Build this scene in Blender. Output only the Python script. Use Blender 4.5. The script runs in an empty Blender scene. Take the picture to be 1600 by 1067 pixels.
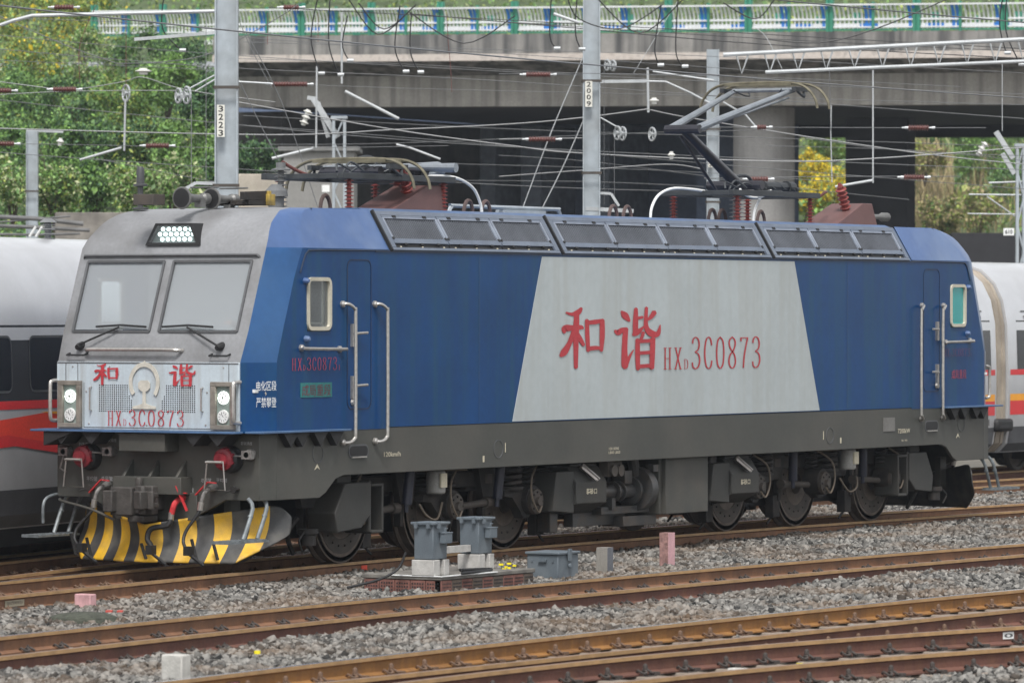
import bpy, bmesh, math, random
import numpy as np
from mathutils import Vector, Matrix
random.seed(7); rng = np.random.default_rng(7)
SC = bpy.context.scene
COL = SC.collection
PI = math.pi
# ------------------------------------------------------------------ camera
F_PX = 7766.28; YAW = 0.5429; PITCH = -0.0062; ROLL = 0.0006
CAM = np.array([-51.7927, -34.7158, 3.142])
FW = np.array([math.cos(YAW)*math.cos(PITCH), math.sin(YAW)*math.cos(PITCH), math.sin(PITCH)])
RT0 = np.array([math.sin(YAW), -math.cos(YAW), 0.0]); UP0 = np.cross(RT0, FW)
RT = RT0*math.cos(ROLL)+UP0*math.sin(ROLL); UP = UP0*math.cos(ROLL)-RT0*math.sin(ROLL)
cd = bpy.data.cameras.new('camera'); cam = bpy.data.objects.new('camera', cd); COL.objects.link(cam)
cd.sensor_width = 36; cd.lens = F_PX/1600*36; cd.clip_end = 3000; cd.clip_start = 1
cd.dof.use_dof = True; cd.dof.focus_distance = 66; cd.dof.aperture_fstop = 4.0
M4 = Matrix([(RT[i], UP[i], -FW[i], CAM[i]) for i in range(3)]+[(0, 0, 0, 1)])
cam.matrix_world = M4
SC.camera = cam
def at(x, y, **k):
    """a point of the world that the photo shows at pixel x, y, on the plane X=, Y=, Z= or at depth D="""
    d = FW*F_PX + RT*(x-800) + UP*(533.5-y)
    (a, v), = k.items()
    t = v/F_PX if a == 'D' else (v-CAM['XYZ'.index(a)])/d['XYZ'.index(a)]
    return CAM + d*t
# ------------------------------------------------------------------ light
SUN_EL = math.radians(58); SUN_AZ = math.radians(-150)     # direction the light comes from, in XY
w = bpy.data.worlds.new('World'); SC.world = w; w.use_nodes = True
nt = w.node_tree; bg = nt.nodes['Background']
sky = nt.nodes.new('ShaderNodeTexSky'); sky.sky_type = 'NISHITA'; sky.sun_disc = False
sky.sun_elevation = SUN_EL; sky.sun_rotation = PI/2-SUN_AZ; sky.dust_density = 1.5; sky.air_density = 1.0
hsv = nt.nodes.new('ShaderNodeHueSaturation'); hsv.inputs['Saturation'].default_value = 0.12
nt.links.new(sky.outputs[0], hsv.inputs['Color']); nt.links.new(hsv.outputs[0], bg.inputs[0])
bg.inputs[1].default_value = 0.095
sd = bpy.data.lights.new('sun', 'SUN'); sd.energy = 1.5; sd.angle = math.radians(14); sd.color = (1, .97, .93)
so = bpy.data.objects.new('sun', sd); COL.objects.link(so)
sdir = Vector((math.cos(SUN_EL)*math.cos(SUN_AZ), math.cos(SUN_EL)*math.sin(SUN_AZ), math.sin(SUN_EL)))
so.rotation_euler = sdir.to_track_quat('Z', 'Y').to_euler()
SC.view_settings.view_transform = 'Standard'; SC.view_settings.look = 'None'
SC.view_settings.exposure = 1.15; SC.view_settings.gamma = 1; SC.view_settings.use_curve_mapping = False
SC.render.engine = 'CYCLES'
# ------------------------------------------------------------------ materials
MATS = {}
def mat(name, col, rough=.6, metal=0., var=.25, scale=3., dirt=None, damt=.5, dscale=1.2, streak=False, bump=0., bscale=40., island=0., emit=0., spec=.5, coat=0., fine=.10, dlo=.45, dhi=.75):
    """principled paint or metal with uneven tone, optional dirt patches / run-down streaks, per-island tone"""
    if name in MATS: return MATS[name]
    m = bpy.data.materials.new(name); m.use_nodes = True; MATS[name] = m
    n = m.node_tree.nodes; L = m.node_tree.links; b = n['Principled BSDF']
    b.inputs['Roughness'].default_value = rough; b.inputs['Metallic'].default_value = metal
    b.inputs['Specular IOR Level'].default_value = spec
    if coat: b.inputs['Coat Weight'].default_value = coat; b.inputs['Coat Roughness'].default_value = .15
    tc = n.new('ShaderNodeTexCoord')
    def noise(sc, mp=None, det=4):
        t = n.new('ShaderNodeTexNoise'); t.inputs['Scale'].default_value = sc; t.inputs['Detail'].default_value = det
        if mp:
            q = n.new('ShaderNodeMapping'); q.inputs['Scale'].default_value = mp
            L.new(tc.outputs['Object'], q.inputs[0]); L.new(q.outputs[0], t.inputs['Vector'])
        else: L.new(tc.outputs['Object'], t.inputs['Vector'])
        return t
    def mixc(fac, a, c):
        x = n.new('ShaderNodeMix'); x.data_type = 'RGBA'
        for s, v in ((x.inputs[0], fac), (x.inputs[6], a), (x.inputs[7], c)):
            if isinstance(v, (float, int)): s.default_value = v
            elif isinstance(v, tuple): s.default_value = v+(1,)
            else: L.new(v, s)
        return x.outputs[2]
    def ramp(src, lo, hi):
        r = n.new('ShaderNodeMapRange'); r.inputs[1].default_value = lo; r.inputs[2].default_value = hi
        L.new(src, r.inputs[0]); return r.outputs[0]
    t = noise(scale)
    hi = tuple(min(1, c*(1+var)) for c in col); lo = tuple(c*(1-var) for c in col)
    out = mixc(ramp(t.outputs[0], .3, .7), lo, hi)
    if fine:
        t2 = noise(scale*14, det=3)
        x = mixc(ramp(t2.outputs[0], .3, .7), tuple(c*(1-fine) for c in (1., 1., 1.)), (1+fine,)*3)
        mm = n.new('ShaderNodeMix'); mm.data_type = 'RGBA'; mm.blend_type = 'MULTIPLY'; mm.inputs[0].default_value = 1
        L.new(out, mm.inputs[6]); L.new(x, mm.inputs[7]); out = mm.outputs[2]
    if island:
        g = n.new('ShaderNodeNewGeometry'); r = n.new('ShaderNodeMapRange')
        r.inputs[3].default_value = 1-island; r.inputs[4].default_value = 1+island*1.3
        L.new(g.outputs['Random Per Island'], r.inputs[0])
        mm = n.new('ShaderNodeMix'); mm.data_type = 'RGBA'; mm.blend_type = 'MULTIPLY'; mm.inputs[0].default_value = 1
        L.new(out, mm.inputs[6]); L.new(r.outputs[0], mm.inputs[7]); out = mm.outputs[2]
    if dirt:
        t3 = noise(dscale, (6, 6, .35) if streak else None, 6)
        f = ramp(t3.outputs[0], dlo, dhi)
        q = n.new('ShaderNodeMath'); q.operation = 'MULTIPLY'; q.inputs[1].default_value = damt; L.new(f, q.inputs[0])
        out = mixc(q.outputs[0], out, dirt)
    L.new(out, b.inputs['Base Color'])
    if bump:
        t4 = noise(bscale, det=5); bn = n.new('ShaderNodeBump'); bn.inputs['Strength'].default_value = bump; bn.inputs['Distance'].default_value = .02
        L.new(t4.outputs[0], bn.inputs['Height']); L.new(bn.outputs[0], b.inputs['Normal'])
    if emit:
        b.inputs['Emission Color'].default_value = col+(1,); b.inputs['Emission Strength'].default_value = emit
    return m
def glass(name, col, rough=.03, tint=.35, dcol=(.66, .70, .73)):
    if name in MATS: return MATS[name]
    m = bpy.data.materials.new(name); m.use_nodes = True; MATS[name] = m
    n = m.node_tree.nodes; L = m.node_tree.links; n.remove(n['Principled BSDF'])
    tr = n.new('ShaderNodeBsdfTransparent'); tr.inputs[0].default_value = col+(1,)
    gl = n.new('ShaderNodeBsdfGlossy'); gl.inputs['Roughness'].default_value = rough
    df = n.new('ShaderNodeBsdfDiffuse'); df.inputs[0].default_value = dcol+(1,)
    lw = n.new('ShaderNodeLayerWeight'); lw.inputs[0].default_value = .5; pw_ = n.new('ShaderNodeMath'); pw_.operation = 'POWER'; pw_.inputs[1].default_value = 3.0
    fr = n.new('ShaderNodeMath'); fr.operation = 'MULTIPLY_ADD'; fr.inputs[1].default_value = .85; fr.inputs[2].default_value = .06
    L.new(lw.outputs['Facing'], pw_.inputs[0]); L.new(pw_.outputs[0], fr.inputs[0])
    m0 = n.new('ShaderNodeMixShader'); m0.inputs[0].default_value = tint
    L.new(tr.outputs[0], m0.inputs[1]); L.new(df.outputs[0], m0.inputs[2])
    mx = n.new('ShaderNodeMixShader'); L.new(fr.outputs[0], mx.inputs[0]); L.new(m0.outputs[0], mx.inputs[1]); L.new(gl.outputs[0], mx.inputs[2])
    L.new(mx.outputs[0], n['Material Output'].inputs[0]); return m
# ------------------------------------------------------------------ mesh helpers
def frame_of(d):
    d = Vector(d).normalized(); a = Vector((0, 0, 1)) if abs(d.z) < .9 else Vector((1, 0, 0))
    u = d.cross(a).normalized(); return u, d.cross(u).normalized()
SPLIT = set('vent_grille ledge_bracket duct plough_stay brake_rigging roof_tray lifting_eye hopper_latch window_buffer white_roof_cable brown_roof_cable wheels latch yellow_mark hose_dummy_hook roof_busbar bogie_cable sand_pipe air_pipework footing handle door_handle jacking_marks windscreen_wiper'.split())
class MB:
    def __init__(s): s.v = []; s.f = []; s.m = []
    def add(s, vs, fs, m=0, xf=None):
        o = len(s.v)
        s.v += [tuple(xf @ Vector(p)) for p in vs] if xf is not None else [tuple(p) for p in vs]
        s.f += [tuple(i+o for i in f) for f in fs]; s.m += [m]*len(fs); return s
    def box(s, a, b, m=0, xf=None):
        x0, y0, z0 = a; x1, y1, z1 = b
        return s.add([(x0,y0,z0),(x1,y0,z0),(x1,y1,z0),(x0,y1,z0),(x0,y0,z1),(x1,y0,z1),(x1,y1,z1),(x0,y1,z1)],
              [(0,3,2,1),(4,5,6,7),(0,1,5,4),(1,2,6,5),(2,3,7,6),(3,0,4,7)], m, xf)
    def bar(s, p, q, w, h, m=0):
        """rectangular bar from p to q, w across, h high"""
        p = Vector(p); q = Vector(q); d = (q-p); L = d.length; d.normalize(); a = Vector((0,0,1)) if abs(d.z) < .95 else Vector((1,0,0))
        u = d.cross(a).normalized(); n = u.cross(d).normalized()
        xf = Matrix(((d.x,u.x,n.x,p.x),(d.y,u.y,n.y,p.y),(d.z,u.z,n.z,p.z),(0,0,0,1)))
        return s.box((0,-w/2,-h/2), (L,w/2,h/2), m, xf)
    def tube(s, pts, r, n=8, m=0, caps=True):
        pts = [Vector(p) for p in pts]; k = len(pts); rs = r if isinstance(r, (list, tuple)) else [r]*k
        o = len(s.v); u = None
        for i, p in enumerate(pts):
            d = (pts[min(i+1, k-1)]-pts[max(i-1, 0)])
            if d.length < 1e-9: d = Vector((0, 0, 1))
            d.normalize()
            if u is None: u, _ = frame_of(d)
            u = (u-d*u.dot(d)); u = u.normalized() if u.length > 1e-6 else frame_of(d)[0]
            w_ = d.cross(u)
            for j in range(n):
                a = 2*PI*j/n; q = p+(u*math.cos(a)+w_*math.sin(a))*rs[i]; s.v.append(tuple(q))
        for i in range(k-1):
            for j in range(n):
                s.f.append((o+i*n+j, o+i*n+(j+1) % n, o+(i+1)*n+(j+1) % n, o+(i+1)*n+j)); s.m.append(m)
        if caps:
            s.f.append(tuple(o+j for j in range(n))[::-1]); s.f.append(tuple(o+(k-1)*n+j for j in range(n))); s.m += [m, m]
        return s
    def lathe(s, p, d, prof, n=16, m=0, caps=True):
        """profile [(t along d, radius)]"""
        p = Vector(p); d = Vector(d).normalized(); u, w_ = frame_of(d); o = len(s.v)
        for t, r in prof:
            for j in range(n):
                a = 2*PI*j/n; s.v.append(tuple(p+d*t+(u*math.cos(a)+w_*math.sin(a))*max(r, 1e-4)))
        for i in range(len(prof)-1):
            for j in range(n):
                s.f.append((o+i*n+j, o+i*n+(j+1) % n, o+(i+1)*n+(j+1) % n, o+(i+1)*n+j)); s.m.append(m)
        if caps:
            k = len(prof); s.f.append(tuple(o+j for j in range(n))[::-1]); s.f.append(tuple(o+(k-1)*n+j for j in range(n))); s.m += [m, m]
        return s
    def prism(s, poly, ax, a, b, m=0, xf=None):
        """closed polygon extruded along axis ax ('X','Y','Z') from a to b"""
        def P(q, t): return {'X': (t, q[0], q[1]), 'Y': (q[0], t, q[1]), 'Z': (q[0], q[1], t)}[ax]
        k = len(poly); vs = [P(q, a) for q in poly]+[P(q, b) for q in poly]
        fs = [tuple(range(k))[::-1], tuple(range(k, 2*k))]+[(i, (i+1) % k, k+(i+1) % k, k+i) for i in range(k)]
        return s.add(vs, fs, m, xf)
    def xform(s, M): s.v = [tuple(M @ Vector(p)) for p in s.v]; return s
    def pieces(s, gap=.012):
        par = list(range(len(s.v)))
        def fd(i):
            while par[i] != i: par[i] = par[par[i]]; i = par[i]
            return i
        for f in s.f:
            for i in f[1:]: par[fd(i)] = fd(f[0])
        g = {}
        for k, f in enumerate(s.f): g.setdefault(fd(f[0]), []).append(k)
        L = []
        for ks in g.values():
            P = np.array([s.v[i] for k in ks for i in s.f[k]]); L.append([P.min(0)-gap, P.max(0)+gap, list(ks)])
        ch = True
        while ch:
            ch = False
            for i in range(len(L)):
                for j in range(i+1, len(L)):
                    if (L[i][0] <= L[j][1]).all() and (L[j][0] <= L[i][1]).all():
                        L[i] = [np.minimum(L[i][0], L[j][0]), np.maximum(L[i][1], L[j][1]), L[i][2]+L[j][2]]; L.pop(j); ch = True; break
                if ch: break
        out = []
        if len(L) == 1: return [s]
        for a, b, ks in sorted(L, key=lambda q: -len(q[2])):
            m = MB(); idx = {}
            for k in ks:
                for i in s.f[k]:
                    if i not in idx: idx[i] = len(m.v); m.v.append(s.v[i])
                m.f.append(tuple(idx[i] for i in s.f[k])); m.m.append(s.m[k])
            out.append(m)
        return out
    def build(s, name, mats, parent=None, sharp=32, bevel=0., label=None):
        if name in SPLIT and len(s.f) > 6:
            ps = s.pieces()
            if len(ps) > 1:
                os_ = [p.build(name, mats, parent, sharp, bevel, label) for p in ps]; return os_[0]
        me = bpy.data.meshes.new(name); me.from_pydata(s.v, [], s.f)
        mats = mats if isinstance(mats, (list, tuple)) else [mats]
        for q in mats: me.materials.append(q)
        me.polygons.foreach_set('material_index', s.m)
        me.polygons.foreach_set('use_smooth', [True]*len(s.f)); me.update()
        bm = bmesh.new(); bm.from_mesh(me); bmesh.ops.recalc_face_normals(bm, faces=bm.faces); bm.to_mesh(me); bm.free()
        me.set_sharp_from_angle(angle=math.radians(sharp))
        o = bpy.data.objects.new(name, me); COL.objects.link(o)
        if parent is not None: o.parent = parent
        if bevel:
            b = o.modifiers.new('bevel', 'BEVEL'); b.width = bevel; b.segments = 2; b.limit_method = 'ANGLE'; b.angle_limit = math.radians(40)
        if label: o['label'] = label
        return o
def tag(o, label=None, cat=None, group=None, kind=None):
    if label: o['label'] = label
    if cat: o['category'] = cat
    if group: o['group'] = group
    if kind: o['kind'] = kind
    return o
def empty(name, loc=(0, 0, 0), rz=0., **k):
    o = bpy.data.objects.new(name, None); COL.objects.link(o); o.location = loc; o.rotation_euler = (0, 0, rz); o.empty_display_size = .2
    return tag(o, **k)
def kids(o, pool=[]): return [c for c in o.children]
def copy_tree(o, parent=None, only=None):
    c = o.copy(); COL.objects.link(c); c.parent = parent
    for ch in list(o.children): copy_tree(ch, c)
    return c
def smooth(pts, n=6):
    pts = [Vector(p) for p in pts]; out = []
    for i in range(len(pts)-1):
        p0 = pts[max(i-1, 0)]; p1 = pts[i]; p2 = pts[i+1]; p3 = pts[min(i+2, len(pts)-1)]
        for k in range(n):
            t = k/n; out.append(.5*((2*p1)+(p2-p0)*t+(2*p0-5*p1+4*p2-p3)*t*t+(3*p1-p0-3*p2+p3)*t**3))
    return out+[pts[-1]]
# writing ------------------------------------------------------------
def text_poly(txt, bold=0.):
    c = bpy.data.curves.new('writing', 'FONT'); c.body = txt; c.resolution_u = 3; c.offset = bold; c.fill_mode = 'FRONT'
    o = bpy.data.objects.new('writing', c); COL.objects.link(o)
    bpy.context.view_layer.update()
    dg = bpy.context.evaluated_depsgraph_get(); me = bpy.data.meshes.new_from_object(o.evaluated_get(dg))
    v = [(p.co.x, p.co.y) for p in me.vertices]; f = [tuple(q.vertices) for q in me.polygons]
    bpy.data.objects.remove(o); bpy.data.curves.remove(c); bpy.data.meshes.remove(me)
    if not v: return [(0, 0), (1, 0), (1, 1)], [(0, 1, 2)]
    x0 = min(p[0] for p in v); x1 = max(p[0] for p in v); y0 = min(p[1] for p in v); y1 = max(p[1] for p in v)
    return [((p[0]-x0)/(x1-x0), (p[1]-y0)/(y1-y0)) for p in v], f
def put(vf, org, ux, uz, name, m, parent, lift=None):
    """flat lettering: unit square mapped to org + s*ux + t*uz"""
    v, f = vf; org = Vector(org); ux = Vector(ux); uz = Vector(uz); nrm = ux.cross(uz).normalized()
    b = MB(); b.add([org+ux*p[0]+uz*p[1]+(nrm*p[2] if len(p) > 2 else nrm*0) for p in v], f)
    return b.build(name, m, parent)
def brush(strokes, size, flipy=True, n=5, steady=None):
    """strokes: lists of (x, y, width) -> unit-normalised flat polygons, each stroke a hair above the last"""
    V = []; Fc = []; x0, y0, x1, y1 = size
    for k, st in enumerate(strokes):
        ps = smooth([(a, b, 0) for a, b, c in st], n); ws = smooth([(c, 0, 0) for a, b, c in st], n)
        o = len(V); q = len(ps)
        for i, p in enumerate(ps):
            d = ps[min(i+1, q-1)]-ps[max(i-1, 0)]; d = d.normalized() if d.length > 1e-9 else Vector((1, 0, 0))
            nn = Vector((-d.y, d.x, 0)); wd = ws[i].x/2
            if steady: wd = (steady[0]+(steady[1]-steady[0])*abs(d.y)**1.5)/2
            for sg in (-1, 1):
                r = p+nn*wd*sg; X = (r.x-x0)/(x1-x0); Y = (r.y-y0)/(y1-y0)
                V.append((X, 1-Y if flipy else Y, k*.0006))
        for i in range(q-1): Fc.append((o+2*i, o+2*i+1, o+2*i+3, o+2*i+2))
        for e, sgn in ((0, -1), (q-1, 1)):          # rounded ends
            p = ps[e]; d = ps[min(e+1, q-1)]-ps[max(e-1, 0)]; d = d.normalized() if d.length > 1e-9 else Vector((1, 0, 0)); nn = Vector((-d.y, d.x, 0))
            wd = ws[e].x/2
            if steady: continue
            r = p+d*sgn*wd*.7; V.append(((r.x-x0)/(x1-x0), 1-(r.y-y0)/(y1-y0) if flipy else (r.y-y0)/(y1-y0), k*.0006)); Fc.append((o+2*e, o+2*e+1, len(V)-1))
    return V, Fc
HE = brush([[(336,213,10),(365,222,18),(395,212,28),(412,190,14)], [(388,222,26),(386,280,30)], [(326,318,14),(332,296,36),(372,292,26),(408,290,24),(420,296,10)],
  [(385,296,30),(384,400,25),(384,500,20)], [(376,312,30),(352,372,24),(326,418,34),(308,438,16)], [(392,318,12),(406,352,22),(422,384,16)],
  [(438,252,20),(440,330,22),(445,414,18)], [(436,266,20),(480,262,24),(520,254,18)], [(514,256,24),(514,335,26),(510,414,16)], [(442,402,22),(480,398,22),(512,400,16)]], (303,185,525,510))
XIE = brush([[(612,206,10),(630,228,34),(652,256,12)], [(580,304,12),(596,314,28),(616,300,22),(640,298,20)], [(632,296,26),(627,400,28),(629,480,34),(626,498,8)], [(632,484,22),(652,436,14),(672,402,4)],
  [(683,192,18),(681,250,26),(680,316,26)], [(682,243,16),(716,236,14)], [(668,326,16),(690,314,26),(722,284,8)], [(734,187,16),(732,280,22),(756,318,34),(790,322,26),(803,276,5)], [(774,210,26),(756,236,20),(736,252,8)],
  [(718,314,18),(712,336,16),(704,352,14)], [(690,350,22),(690,430,24),(692,502,20)], [(765,346,26),(763,420,26),(760,498,24)], [(690,360,18),(765,356,20)], [(692,420,18),(762,416,18)], [(692,488,20),(760,484,20)]], (578,185,805,510))
G3 = [[(.07,.80,0),(.10,.93,0),(.24,1,0),(.38,.93,0),(.43,.77,0),(.37,.61,0),(.20,.53,0)], [(.20,.53,0),(.39,.46,0),(.46,.26,0),(.38,.07,0),(.22,0,0),(.09,.07,0),(.05,.2,0)]]
GLY = {'3': G3, 'C': [[(.45,.74,0),(.39,.93,0),(.27,1,0),(.13,.88,0),(.06,.5,0),(.13,.12,0),(.27,0,0),(.40,.07,0),(.46,.25,0)]],
 '0': [[(.25,1,0),(.10,.86,0),(.05,.5,0),(.10,.14,0),(.25,0,0),(.40,.14,0),(.45,.5,0),(.40,.86,0),(.25,1,0)]],
 '8': [[(.25,1,0),(.10,.90,0),(.08,.76,0),(.18,.60,0),(.36,.44,0),(.43,.24,0),(.38,.07,0),(.25,0,0),(.12,.07,0),(.06,.24,0),(.13,.42,0),(.32,.58,0),(.41,.76,0),(.39,.90,0),(.25,1,0)]],
 '7': [[(.06,.97,0),(.45,.97,0)], [(.45,.98,0),(.34,.70,0),(.24,.35,0),(.20,0,0)], [(.06,.98,0),(.06,.86,0)]],
 '1': [[(.25,1,0),(.25,0,0)], [(.12,.01,0),(.38,.01,0)], [(.25,.98,0),(.12,.88,0)]],
 'H': [[(.1,1,0),(.1,0,0)], [(.4,1,0),(.4,0,0)], [(.1,.5,0),(.4,.5,0)], [(0,.99,0),(.2,.99,0)], [(0,.01,0),(.2,.01,0)], [(.3,.99,0),(.5,.99,0)], [(.3,.01,0),(.5,.01,0)]],
 'X': [[(.1,1,0),(.42,0,0)], [(.42,1,0),(.08,0,0)], [(0,.99,0),(.2,.99,0)], [(0,.01,0),(.18,.01,0)], [(.33,.99,0),(.5,.99,0)], [(.32,.01,0),(.5,.01,0)]],
 'D': [[(.1,1,0),(.1,0,0)], [(0,.99,0),(.24,.99,0),(.40,.84,0),(.45,.5,0),(.40,.16,0),(.24,.01,0),(0,.01,0)]]}
def number(spec):
    """spec: (char, x, y, w, h) boxes in the unit square -> serif lettering with thick uprights and thin cross strokes"""
    V = []; Fc = []
    for k, (c, x, y, ww, h) in enumerate(spec):
        v, f = brush(GLY[c], (0, 0, .5, 1), False, 5, (.03, .085))
        o = len(V); V += [(x+p[0]*ww, y+p[1]*h, p[2]+(k % 2)*.0003) for p in v]; Fc += [tuple(i+o for i in q) for q in f]
    return V, Fc
def plate_number(big=.105, small=.075, hs=.68, tail=None):
    sp = [('H', 0, 0, small, hs), ('X', small*1.35, 0, small, hs), ('D', small*2.65, 0, small*.55, hs*.45)]
    x = small*3.6
    rest = '3C0873'; step = (1-x-(0.06 if tail else 0))/6
    for c in rest: sp.append((c, x, 0, step*.74, 1)); x += step
    if tail: sp.append((tail, x, 0, .045, .4))
    return number(sp)
# ================================================================== GROUND
STEEL = mat('rust_web', (.19, .095, .05), .75, var=.25, scale=2, dirt=(.10, .055, .04), damt=.6, dscale=1.5, streak=True, bump=.15, bscale=30)
STEEL_D = mat('rust_dark', (.120, .052, .038), .8, var=.25, scale=2, dirt=(.20, .10, .05), damt=.4, streak=True, bump=.2, bscale=30)
STEEL_O = mat('rust_ochre', (.26, .125, .035), .7, var=.2, scale=2, dirt=(.12, .055, .03), damt=.6, streak=True, bump=.15)
HEADS = mat('rail_head_flank', (.36, .22, .10), .5, var=.2, scale=6)
SHINE = mat('rail_running_top', (.62, .60, .60), .22, metal=.8, var=.15, scale=8)
DULLTOP = mat('rail_dull_top', (.24, .15, .095), .5, metal=.3, var=.2, scale=8)
CLIP = mat('clip_rust', (.14, .085, .055), .8, var=.3, scale=15)
CLIP_D = mat('clip_dark', (.055, .045, .04), .8, var=.3, scale=15)
SLP = mat('sleeper_concrete', (.24, .20, .165), .9, var=.2, scale=4, dirt=(.12, .08, .055), damt=.6, bump=.4)
STONE = mat('ballast_stone', (.120, .115, .106), .85, var=.22, scale=18, island=.95, fine=.24, dirt=(.20, .125, .07), damt=.55, dscale=.7)
STONE_D = mat('ballast_bed', (.045, .042, .038), .95, var=.35, scale=9, bump=1, bscale=22)
g = MB(); g.box((-400, -200, -1.2), (500, 500, -.42)); o = g.build('ground', mat('earth', (.13, .12, .10), .95, var=.3, scale=.8, bump=.6)); tag(o, kind='structure')
g = MB(); g.box((-60, -30, -.5), (110, 9, -.30)); o = g.build('trackbed', STONE_D); tag(o, kind='structure')
U0 = 7.35
def cv(c, off=0.):
    def f(X): 
        u = X-U0; return c[0]*u*u+c[1]*u+c[2]+off
    return f
HG = .7525
TR = {}
T1 = [-.004, .007, .12]; T2 = [-.0035, -.073, -6.50]
AB = ([-.0036, -.1301, -11.443], [-.0008, -.0711, -12.885]); CDR = ([-.018, -.8068, -21.2158], [-.0214, -1.0195, -25.8714])
EF = [-.0036, .133, 3.63]; GH = [-.0021, .1403, 5.82]
def rail_mesh(f, X0, X1, step=.5, z=0.):
    n = int((X1-X0)/step)+1
    prof = [(-.036, 0, 1), (.036, 0, 0), (.036, -.034, 0), (.010, -.050, 2), (.009, -.140, 2), (.075, -.162, 2), (.075, -.176, 2), (-.075, -.176, 2), (-.075, -.162, 2), (-.009, -.140, 2), (-.010, -.050, 2), (-.036, -.034, 0)]
    V = []; Fc = []; Mi = []; k = len(prof)
    for i in range(n):
        X = X0+i*step; Y = f(X); dy = (f(X+.01)-f(X-.01))/.02; L = math.hypot(1, dy); nx, ny = -dy/L, 1/L
        for (a, b, mm) in prof: V.append((X+nx*a, Y+ny*a, z+b))
    mi = [1, 0, 2, 2, 2, 2, 2, 2, 2, 2, 2, 0]
    for i in range(n-1):
        for j in range(k):
            Fc.append((i*k+j, i*k+(j+1) % k, (i+1)*k+(j+1) % k, (i+1)*k+j)); Mi.append(mi[j])
    b = MB(); b.v = V; b.f = Fc; b.m = Mi
    b.f += [tuple(range(k)), tuple(range((n-1)*k, n*k))]; b.m += [2, 2]
    return b
def make_fastening(m, tall=False):
    """base plate, spring clip of two loops, bolt with nut; rail foot edge lies at +y"""
    b = MB()
    b.box((-.075, -.09, -.192), (.075, .05, -.174)) if tall else b.box((-.055, -.06, -.186), (.055, .04, -.172))
    for s in (-1, 1):
        b.tube(smooth([(s*.012, .03, -.155), (s*.02, -.02, -.128), (s*.045, -.055, -.150), (s*.075, -.03, -.150), (s*.070, .02, -.128), (s*.045, .055, -.152)], 4), .0125, 6)
    b.tube([(0, -.012, -.18), (0, -.012, -.098)], .011, 6)
    b.lathe((0, -.012, -.135), (0, 0, 1), [(0, .022), (.022, .022)], 6)
    if tall: b.box((.06, -.075, -.175), (.15, -.01, -.145)); b.lathe((0, -.012, -.11), (0, 0, 1), [(0, .024), (.03, .022), (.045, .008)], 8); b.lathe((0, -.012, -.135), (0, 0, 1), [(0, .032), (.018, .032)], 6)
    return b
def add_track(label, rails, mats, X0, X1, sx0, sx1, group, clipm, hw=1.25, tall=False, sides=(-1,), zs=-.176, tops=None, spacing=.6, cover=1.0):
    root = empty('railway_track', (sx0, rails[0](sx0), 0)); tag(root, label, 'track', group)
    base = Vector(root.location)
    for i, f in enumerate(rails):
        b = rail_mesh(f, X0, X1); b.xform(Matrix.Translation(-base))
        b.build('rail', [HEADS, (tops or [SHINE]*9)[i], mats[i]], root, sharp=50)
    # one sleeper with its fastenings, copied along
    b = MB(); b.box((-.13, -hw, -.40), (.13, hw, -.180)); s0 = b.build('sleeper', SLP, root, bevel=.02)
    clips = []
    for i, f in enumerate(rails):
        for sd in sides:
            c = make_fastening(clipm[i], tall)
            if sd > 0: c.xform(Matrix.Rotation(PI, 4, 'Z'))
            c = c.build('rail_fastening', clipm[i], s0); clips.append((c, i, sd))
    n = int((sx1-sx0)/spacing); k = 0
    for q in range(n+1):
        X = sx0+q*spacing
        if q == 0: s, cc = s0, clips
        else:
            s = s0.copy(); COL.objects.link(s); s.parent = root; cc = []
            for c, i, sd in clips:
                d = c.copy(); COL.objects.link(d); d.parent = s; cc.append((d, i, sd))
        yc = sum(f(X) for f in rails)/len(rails); dy = (rails[0](X+.05)-rails[0](X-.05))/.1
        th = math.atan(dy); s.location = (X-base.x, yc-base.y, 0); s.rotation_euler = (0, 0, th)
        for c, i, sd in cc:
            # rail position in the sleeper's frame
            yy = (rails[i](X)-yc)*math.cos(th); jx = random.uniform(-.015, .015)
            c.location = (jx, yy+sd*.078, 0)
    return root
r1 = [cv(T1, -HG), cv(T1, HG)]; r2 = [cv(T2, HG), cv(T2, -HG)]
add_track('track the blue locomotive stands on', r1, [STEEL, STEEL], -24, 62, -8.6, 25.4, 'tracks of the yard', [CLIP, CLIP], tops=[DULLTOP, SHINE])
add_track('clear track between the locomotive and the foreground turnout, with dark clips', r2, [STEEL, STEEL_D], -34, 40, -16.5, 12, 'tracks of the yard', [CLIP_D, CLIP_D], tops=[SHINE, DULLTOP])
add_track('orange-brown foreground track with one shining rail head', [cv(AB[0]), cv(AB[1])], [STEEL_O, STEEL_D], -40, 30, -19, 2, 'tracks of the yard', [CLIP, CLIP], tall=True, tops=[SHINE, DULLTOP])
add_track('nearest track in the bottom right corner, converging with the orange-brown one', [cv(CDR[0]), cv(CDR[1])], [STEEL_D, STEEL_D], -22, 2, -17.9, -3.5, 'tracks of the yard', [CLIP_D, CLIP_D], tall=True, tops=[DULLTOP, DULLTOP], hw=1.3)
add_track('track next behind the locomotive, with a bolted rail joint', [cv(EF, -HG), cv(EF, HG)], [STEEL, STEEL], -16, 70, -5.8, 36, 'tracks of the yard', [CLIP, CLIP], tops=[DULLTOP, DULLTOP])
add_track('track under the silver passenger train', [cv(GH, -HG), cv(GH, HG)], [STEEL_D, STEEL_D], -14, 80, -3.0, 4.2, 'tracks of the yard', [CLIP, CLIP], tops=[DULLTOP, DULLTOP])
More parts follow.
